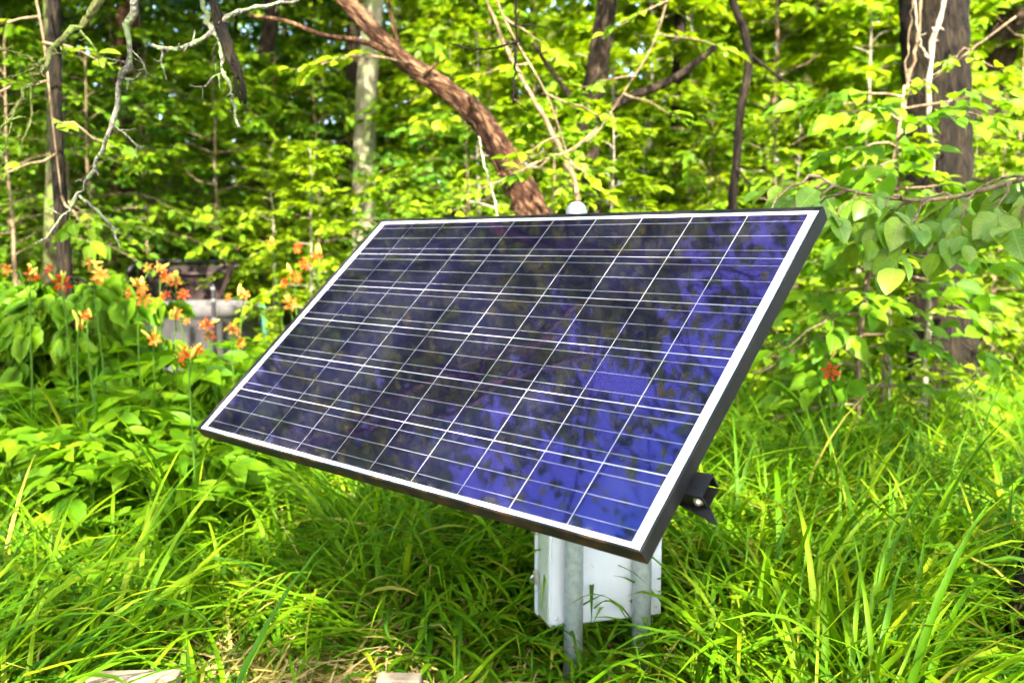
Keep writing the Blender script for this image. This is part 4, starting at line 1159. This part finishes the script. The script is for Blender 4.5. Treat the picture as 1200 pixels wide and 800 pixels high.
def blades(name, n, ylo, yhi, lmin, lmax, wid, mat, seed, seg=6, fold=True, lean=(.15, .75), curl=(.5, 1.9), clump=14, cr=.07, pw=1.0, keep=None, comb=None):
    rg = np.random.default_rng(seed)
    nc = max(n // clump, 1)
    cy_ = ylo + (yhi - ylo) * rg.uniform(0, 1, nc * 3) ** pw
    cx = rg.uniform(-1, 1, nc * 3) * (cy_ * .72 + .35)
    if keep is not None:
        k = rg.uniform(0, 1, len(cx)) < keep(cx, cy_); cx, cy_ = cx[k], cy_[k]
    cx, cy_ = cx[:nc], cy_[:nc]; nc = len(cx)
    csz = rg.uniform(.75, 1.2, nc)
    n = nc * clump
    id_ = np.repeat(np.arange(nc), clump)
    x = cx[id_] + rg.normal(0, cr, n); y = cy_[id_] + rg.normal(0, cr, n)
    az = rg.uniform(0, 2 * math.pi, n)
    if comb is not None:
        ca, wgt = comb(x, y)
        vx = np.cos(az) * (1 - wgt) + np.cos(ca) * wgt; vy = np.sin(az) * (1 - wgt) + np.sin(ca) * wgt
        az = np.arctan2(vy, vx)
    L = rg.uniform(lmin, lmax, n) * csz[id_]
    near_box = np.exp(-(np.abs((x - .27) / .42) ** 3 + np.abs((y - 2.45) / .55) ** 3))   # trodden short round the posts
    L = L * (1 - .70 * near_box)
    patch = np.exp(-(((x + .48) / .62) ** 2 + ((y - 2.50) / .52) ** 2))                         # flattened straw patch
    L = L * (1 - (0 if 'dry' in mat else .66) * patch)
    L = L * np.where((x < -.75) & (y > 2.8), .62, 1)                                            # shorter under the weeds at left
    L = L * (1 - .85 * np.exp(-((x - 1.33) / .22) ** 2 - ((y - 2.3) / .42) ** 2))
    L = L * (1 - .75 * np.exp(-((x + .98) / .16) ** 4 - ((y - 2.15) / .2) ** 2))
    th0 = rg.uniform(*lean, n); k1 = rg.uniform(*curl, n) * rg.uniform(.5, 1.2, n)
    w = wid * rg.uniform(.4, 1.3, n)
    s = np.linspace(0, 1, seg + 1)
    th = th0[:, None] + .7 * patch[:, None] + k1[:, None] * s[None] ** 1.6
    kink = (rg.uniform(0, 1, n) < .22) * rg.uniform(.5, 1.5, n)                              # some blades bent over
    th = th + kink[:, None] * (s[None] > rg.uniform(.3, .8, n)[:, None])
    ds = (L / seg)[:, None]
    hr = np.concatenate([np.zeros((n, 1)), np.cumsum(np.sin(th[:, :-1]) * ds, 1)], 1)
    hz = np.concatenate([np.zeros((n, 1)), np.cumsum(np.cos(th[:, :-1]) * ds, 1)], 1)
    side = rg.normal(0, .10, n)[:, None] * L[:, None] * s[None] ** 2
    ca, sa = np.cos(az)[:, None], np.sin(az)[:, None]
    zg = gz(x, y)
    P = np.stack([x[:, None] + hr * ca - side * sa, y[:, None] + hr * sa + side * ca, np.maximum(zg[:, None] + hz - .01, zg[:, None] + .004 - .02 * (s[None] == 0))], -1)
    tw = rg.normal(0, .5, n)[:, None] * s[None]
    Wv = np.stack([-sa * np.cos(tw), ca * np.cos(tw), np.sin(tw) * np.ones_like(ca)], -1)
    prof = np.interp(s, [0, .12, .5, .8, 1], [.65, .95, 1, .62, .03])
    hw = (w[:, None] * prof[None] / 2)[..., None]
    nx = np.stack([-np.cos(th) * ca, -np.cos(th) * sa, np.sin(th)], -1)
    if fold:
        V = np.stack([P + Wv * hw + nx * hw * .45, P, P - Wv * hw + nx * hw * .45], 2)
        c = 3
    else:
        V = np.stack([P + Wv * hw, P - Wv * hw], 2); c = 2
    k = (seg + 1) * c
    Q = []
    for a in range(seg):
        for e in range(c - 1):
            i = a * c + e
            Q.append([i, i + 1, i + c + 1, i + c])
    Q = (np.array(Q)[None] + (np.arange(n) * k)[:, None, None]).reshape(-1, 4)
    return mesh_np(name, V.reshape(-1, 3), Q, M[mat], True)

def comb(x, y):
    a = np.where(x > .6, .25, np.where(x < -.4, 2.2, -1.2)) + .8 * np.sin(x * 1.7 + y)
    return a, np.full_like(x, .38)
def keep_thatch(x, y):                                    # thinner where the dry thatch shows, lower left of the panel
    return (1 - .97 * np.exp(-(((x + .48) / .66) ** 2 + ((y - 2.52) / .52) ** 2))) * np.where((x < -.9) & (y > 3.4), .22, 1)
def on_thatch(x, y):
    return .04 + .96 * np.exp(-(((x + .48) / .72) ** 2 + ((y - 2.58) / .52) ** 2))

obj('grass', blades('grass', 19000, 2.0, 5.4, .36, .90, .0190, 'grass', 1, 8, True, keep=keep_thatch, comb=comb, pw=1.25, lean=(.15, .85), curl=(1.0, 2.6)), kind='stuff', label='long arching bright green grass in the foreground', category='grass')
obj('short_grass', blades('short_grass', 15500, 2.0, 6.0, .12, .34, .010, 'grass', 2, 4, False, keep=keep_thatch, comb=comb, lean=(.1, 1.0)), kind='stuff', label='short fine grass filling in between the long blades', category='grass')
obj('meadow_grass', blades('meadow_grass', 31000, 4.8, 14.0, .30, .68, .017, 'grass', 3, 5, False, comb=comb, pw=1.3, curl=(.8, 2.3)), kind='stuff', label='grass reaching back under the bushes and trees', category='grass')
obj('dry_grass', blades('dry_grass', 14000, 2.1, 4.8, .12, .50, .010, 'grass_dry', 4, 5, False, keep=on_thatch, lean=(.5, 1.5), curl=(.4, 1.5), clump=6, cr=.12), kind='stuff', label='dry straw-coloured blades lying in the green grass', category='grass')

# leaf litter on the soil
rg = np.random.default_rng(15)
n = 2600
y = rg.uniform(2.0, 9, n); x = rg.uniform(-1, 1, n) * (y * .6 + .3)
P = np.stack([x, y, gz(x, y) + rg.uniform(.004, .02, n)], 1)
D = rg.normal(0, 1, (n, 3)) * [1, 1, .25]; N = rg.normal(0, .45, (n, 3)) + [0, 0, 1]
M['litter'] = leaf_mat('litter', [(0, (.16, .09, .045)), (.5, (.27, .17, .09)), (1, (.38, .24, .15))], trans=.1, rough=.8, spec=.15)
obj('leaf_litter', leaves_mesh('leaf_litter', 'ovate', P, D, N, rg.uniform(.03, .09, n), M['litter']), kind='stuff', label='brown dead leaves scattered on the soil', category='leaf litter')

# ================================================================== DAYLILIES
def petal_mesh(mat, wide):
    n = 7; s = np.linspace(0, 1, n)
    r = .008 + .062 * s ** 1.15; z = .062 * s ** .8 - .042 * s ** 3
    w = wide * np.interp(s, [0, .2, .55, .85, 1], [.25, .6, 1, .6, .05])
    V = []
    for k in range(n):
        V += [[r[k], w[k], z[k] + .004 * math.sin(k * 2.1)], [r[k], 0, z[k] - .25 * w[k]], [r[k], -w[k], z[k] + .004 * math.cos(k * 2.3)]]
    Q = []
    for k in range(n - 1):
        for e in (0, 1):
            i = 3 * k + e; Q.append([i, i + 3, i + 4, i + 1])
    return mesh_np('petal', V, np.array(Q), mat)
PET = {m: (petal_mesh(M[m], .017), petal_mesh(M[m], .012)) for m in ('petal', 'petal_pale')}
bme = MB()
for k in range(6):
    a = k * 1.047 + .3
    bme.tube([(0, 0, .01), (.012 * math.cos(a), .012 * math.sin(a), .05), (.028 * math.cos(a), .028 * math.sin(a), .072)], [.0011, .001, .0016], 4)
STAM = bme.mesh('stamens', M['bud'])
BUD = MB().lathe([(.0002, 0), (.005, .006), (.008, .025), (.0085, .042), (.006, .058), (.0003, .068)], 8).mesh('bud', M['bud'])

def flower(parent, loc, d, s, mat):
    """six-petalled trumpet flower, a part of the plant with its petals as sub-parts"""
    z = unit(d); x = unit(np.cross([0.3, .2, 1], z)); y = np.cross(z, x)
    m = np.eye(4); m[:3, 0] = x * s; m[:3, 1] = y * s; m[:3, 2] = z * s; m[:3, 3] = loc
    f = obj('flower', STAM, parent)
    f.matrix_basis = Matrix(m.tolist())
    for k in range(6):
        p = obj('petal', PET[mat][k % 2], f)
        p.rotation_euler = (0, 0, k * math.pi / 3)

def daylily(label, px, py, Y, flowers, group, seed, mat='petal', nleaf=16):
    """flowers: list of (dx_px, dy_px, scale) around the head point (px, py)"""
    rg = np.random.default_rng(seed + 900)
    head = W(px, py, Y)
    bx = head[0] + rg.normal(0, .07); by = Y + rg.normal(0, .08)
    base = np.array([bx, by, float(gz(bx, by))])
    t = thing('daylily', label, 'flower', base, group=group)
    b = MB(); b.tube(spline(np.array([[0, 0, -.03], (head - base) * .45 + [.02, 0, 0], (head - base) * .85, head - base]), 10), np.linspace(.005, .0028, 10), 6)
    for dx, dy, s in flowers:
        p = W(px + dx, py + dy, Y + rg.normal(0, .03)) - base
        b.tube([(head - base) * .9, (head - base) * .5 + p * .5, p], [.0028, .0022, .0022], 5)
    obj('stem', b.mesh('stem', M['stem_green']), t)
    for dx, dy, s in flowers:
        p = W(px + dx, py + dy, Y + rg.normal(0, .03)) - base
        d = np.array([np.sign(dx + .01) * .5 + rg.normal(0, .5), -.75 + rg.normal(0, .35), .45 + rg.normal(0, .3)])
        flower(t, p, d, s * rg.uniform(.58, .88), mat if rg.uniform() < .88 else 'petal_pale')
    for k in range(rg.integers(2, 5)):
        o = obj('bud', BUD, t)
        o.location = head - base + rg.normal(0, .018, 3)
        o.rotation_euler = (rg.normal(0, .5), rg.normal(0, .5), 0); o.scale = (rg.uniform(.6, 1.2),) * 3
    wb = MB()
    for k in range(nleaf):
        a = rg.uniform(0, 6.28); L = rg.uniform(.5, .95); n = 7
        s = np.linspace(0, 1, n); th = .15 + rg.uniform(.6, 1.8) * s ** 1.5
        r = np.concatenate([[0], np.cumsum(np.sin(th[:-1]) * L / (n - 1))]); z = np.concatenate([[0], np.cumsum(np.cos(th[:-1]) * L / (n - 1))])
        c, q = math.cos(a), math.sin(a)
        w = .011 * np.interp(s, [0, .4, .8, 1], [.7, 1, .6, .05])
        V = np.concatenate([[[r[i] * c - w[i] * q, r[i] * q + w[i] * c, z[i] + w[i] * .4], [r[i] * c, r[i] * q, z[i]], [r[i] * c + w[i] * q, r[i] * q - w[i] * c, z[i] + w[i] * .4]] for i in range(n)])
        Q = [[3 * i + e, 3 * i + e + 1, 3 * i + e + 4, 3 * i + e + 3] for i in range(n - 1) for e in (0, 1)]
        o = obj('leaf', mesh_np('leaf', V, np.array(Q), M['grass']), t)
    return t
LIL = [
 ('orange daylily nearest the viewer, low beside the panel left edge', 222, 416, 3.6, [(-2, 0, 1.0), (10, -3, .9)]),
 ('orange daylily cluster at the left photo edge', 36, 320, 4.4, [(0, 4, .9), (-26, -4, .8)]),
 ('orange daylily between the left edge and the vine stem', 74, 330, 4.4, [(0, 0, 1.0), (-14, -14, .7)]),
 ('orange and pale daylily just right of the vine stem', 110, 318, 4.5, [(-2, -10, .95), (2, 14, .8), (8, 5, .8)]),
 ('pale orange daylily in front of the rusty hopper left end', 162, 338, 4.6, [(0, 0, 1.0), (14, -22, .9), (-8, 6, .8), (6, 14, .9)]),
 ('orange daylily at the top of the rusty hopper', 188, 316, 5.2, [(0, 0, .8), (6, 10, .8)]),
 ('orange daylily before the middle of the rusty hopper', 205, 330, 5.4, [(0, 0, .9), (-10, 18, .9), (10, 16, .8)]),
 ('yellow-orange daylily before the grey basin', 206, 368, 5.0, [(0, 0, .9), (14, 10, .6)]),
 ('red-orange daylily below the striped standpipe', 242, 382, 4.8, [(0, 0, .9), (3, 12, .7)]),
 ('pale yellow daylily left of the grey basin', 180, 398, 4.4, [(0, 0, .8)]),
 ('pale daylily in the sunlit patch below the basin', 272, 388, 4.6, [(0, 0, .8), (8, 14, .7)]),
 ('orange daylily beside the teal canister', 345, 326, 5.4, [(0, 0, .9), (12, -16, .8), (-10, 6, .7)]),
 ('pale orange daylily touching the panel left edge', 340, 356, 5.0, [(0, 0, .85)]),
 ('pale yellow daylily right of the striped standpipe', 286, 346, 5.6, [(0, 0, .9), (-16, 4, .8)]),
 ('small orange daylily in shade low left', 102, 370, 4.2, [(0, 0, .5)]),
 ('yellow daylily in front of the vine leaves', 92, 382, 4.2, [(0, 0, .6)]),
 ('orange daylily high left of the panel top corner', 372, 300, 6.2, [(0, 0, .8), (-22, -10, .8)]),
 ('orange daylily far back beside the forked pale stem', 318, 285, 7.5, [(0, 0, .8), (30, 10, .8)]),
 ('single orange daylily low in the bushes right of the panel', 973, 436, 4.0, [(0, 0, 1.0)]),
]
for k, (lab, px, py, Y, fl) in enumerate(LIL):
    pale = 'pale' in lab or 'yellow' in lab
    daylily(lab, px, py, Y, fl, 'daylilies', k, 'petal_pale' if pale else 'petal')

# ================================================================== things among the lilies
M['rust_dark'] = plain_mat('rust_dark', (.006, .0032, .0025), .65, 0, .2, nscale=9, col2=(.022, .008, .0055), bump=.4)
M['rust_rim'] = plain_mat('rust_rim', (.028, .010, .008), .55, .1, .4, nscale=12, col2=(.02, .010, .008), bump=.3)
M['concrete'] = plain_mat('concrete', (.085, .078, .072), .9, 0, .2, nscale=8, col2=(.045, .042, .04), bump=.5)
M['teal'] = plain_mat('teal', (.045, .19, .11), .35, 0, .5, nscale=5, col2=(.07, .25, .14))
M['white_plastic'] = plain_mat('white_plastic', (.11, .11, .105), .6, 0, .2)
M['black_plastic'] = plain_mat('black_plastic', (.010, .009, .008), .6, 0, .15)
M['cut_wood'] = plain_mat('cut_wood', (.30, .235, .15), .85, 0, .15, nscale=20, col2=(.20, .15, .095), bump=.4)

def hopper():
    Y = 9.0
    c = W(212, 360, Y); zb = .56
    t = thing('metal_hopper', 'rusty dark open metal hopper behind the daylilies', 'hopper', (c[0], Y, zb))
    def p(px, py, dy=0): return W(px, py, Y + dy) - np.array([c[0], Y, zb])
    top, bot = 311, 362
    f = lambda a, bq: [a, bq]
    def slab(pts, th, nm, mat):
        A = np.array(pts); nrm = unit(np.cross(A[1] - A[0], A[2] - A[0]))
        V = np.concatenate([A, A + nrm * th])
        Q = [[0, 1, 2, 3], [7, 6, 5, 4], [0, 4, 5, 1], [1, 5, 6, 2], [2, 6, 7, 3], [3, 7, 4, 0]]
        return obj(nm, mesh_np(nm, V, np.array(Q), M[mat], False), t)
    slab([p(162, top, .55), p(268, top, .55), p(252, bot, .45), p(162, bot, .45)], .012, 'back_wall', 'rust_dark')
    slab([p(150, top + 6, 0), p(160, top, .56), p(160, bot, .46), p(146, bot, 0)], .012, 'side_wall', 'rust_dark')
    slab([p(275, top, 0), p(269, top, .56), p(253, bot, .46), p(254, bot, 0)], .012, 'side_wall', 'rust_rim')
    slab([p(148, bot + 1, 0), p(255, bot + 1, 0), p(253, bot - 1, .46), p(160, bot - 1, .46)], .012, 'floor_plate', 'rust_dark')
    b = MB(); b.tube([p(150, top + 8, -.02), p(158, top - 2, 0.1), p(166, top - 5, .5), p(268, top - 4, .58), p(276, top - 2, .3), p(277, top + 2, -.02)], np.full(6, .022), 8)
    obj('rim', b.mesh('rim', M['black_steel']), t)
    b = MB(); b.tube([p(180, top + 10, .50), p(268, top + 10, .50)], [.018, .018], 8)
    obj('cross_bar', b.mesh('cross_bar', M['rust_rim']), t)
    for px_, dy in ((150, 0), (252, .02), (164, .44), (250, .44)):
        a = p(px_, bot, dy); b = MB(); b.box((a[0] - .018, a[1] - .018, -zb - .05 + float(gz(c[0], Y))), (a[0] + .018, a[1] + .018, a[2] - .004))
        obj('leg', b.mesh('leg', M['rust_rim'], False), t)
hopper()
def basin():
    g = ground_at(232, 8.1)
    t = thing('stone_basin', 'round grey concrete basin half hidden by daylilies', 'basin', g)
    b = MB().lathe([(.50, -.05), (.50, .74), (.515, .75), (.515, .82), (.50, .835), (.42, .835), (.41, .82), (.40, .62), (.0001, .62)], 36)
    o = obj('bowl', b.mesh('bowl', M['concrete']), t)
    b = MB().lathe([(.0001, .74), (.40, .74)], 30)
    m, nt, out = new_mat('dark_water'); p_ = nt.nodes.new('ShaderNodeBsdfPrincipled'); p_.inputs['Base Color'].default_value = (.05, .055, .04, 1); p_.inputs['Roughness'].default_value = .08
    nt.links.new(p_.outputs[0], out.inputs[0])
    obj('water', b.mesh('water', m), t)
basin()
def standpipe():
    g = ground_at(248, 7.4)
    t = thing('standpipe', 'thin dark standpipe with white bands before the grey basin', 'pipe', g)
    zt = float(W(248, 334, 7.4)[2]) - g[2]
    obj('pipe', MB().lathe([(.0001, -.05), (.017, -.05), (.017, zt), (.0001, zt + .012)], 16).mesh('pipe', M['black_plastic']), t)
    for pz in (338, 352, 374):
        z = float(W(248, pz, 7.4)[2]) - g[2]
        obj('band', MB().lathe([(.0176, z - .012), (.0190, z - .010), (.0190, z + .010), (.0176, z + .012)], 16).mesh('band', M['white_plastic']), t)
standpipe()
def canister():
    g = ground_at(300, 8.4)
    t = thing('plastic_canister', 'teal plastic canister with white cap among the daylilies', 'canister', g)
    zt = float(W(300, 352, 8.4)[2]) - g[2]
    b = MB().lathe([(.0001, 0), (.082, 0), (.088, .02), (.090, zt * .5), (.086, zt * .52), (.092, zt * .54), (.090, zt - .10), (.07, zt - .05), (.04, zt - .03), (.0001, zt - .03)], 24)
    obj('body', b.mesh('body', M['teal']), t)
    obj('cap', MB().lathe([(.042, zt - .0295), (.042, zt), (.036, zt + .006), (.0001, zt + .006)], 20).mesh('cap', M['white_plastic']), t)
    b = MB(); b.tube([(.03, -.07, zt - .09), (.045, -.12, zt - .12), (.05, -.125, zt - .22), (.03, -.088, zt - .27)], [.011] * 4, 8)
    obj('handle', b.mesh('handle', M['white_plastic']), t)
canister()
def cut_board(label, px0, px1, py, Y, ang):
    a = W(px0, py, Y); b_ = W(px1, py, Y)
    c = (a + b_) / 2; wd = abs(b_[0] - a[0])
    zg = float(gz(c[0], Y))
    t = thing('wooden_board', label, 'board', (c[0], Y, zg), ang)
    h = c[2] - zg
    b = MB().box((-wd / 2, 0, -.1), (wd / 2, .05, h), bev=.004)
    obj('plank', b.mesh('plank', M['cut_wood'], False), t)
cut_board('pale board top at the bottom photo edge, wider of two', 100, 205, 794, 2.30, .05)
cut_board('pale board top at the bottom photo edge, narrower of two', 440, 492, 797, 2.32, -.03)
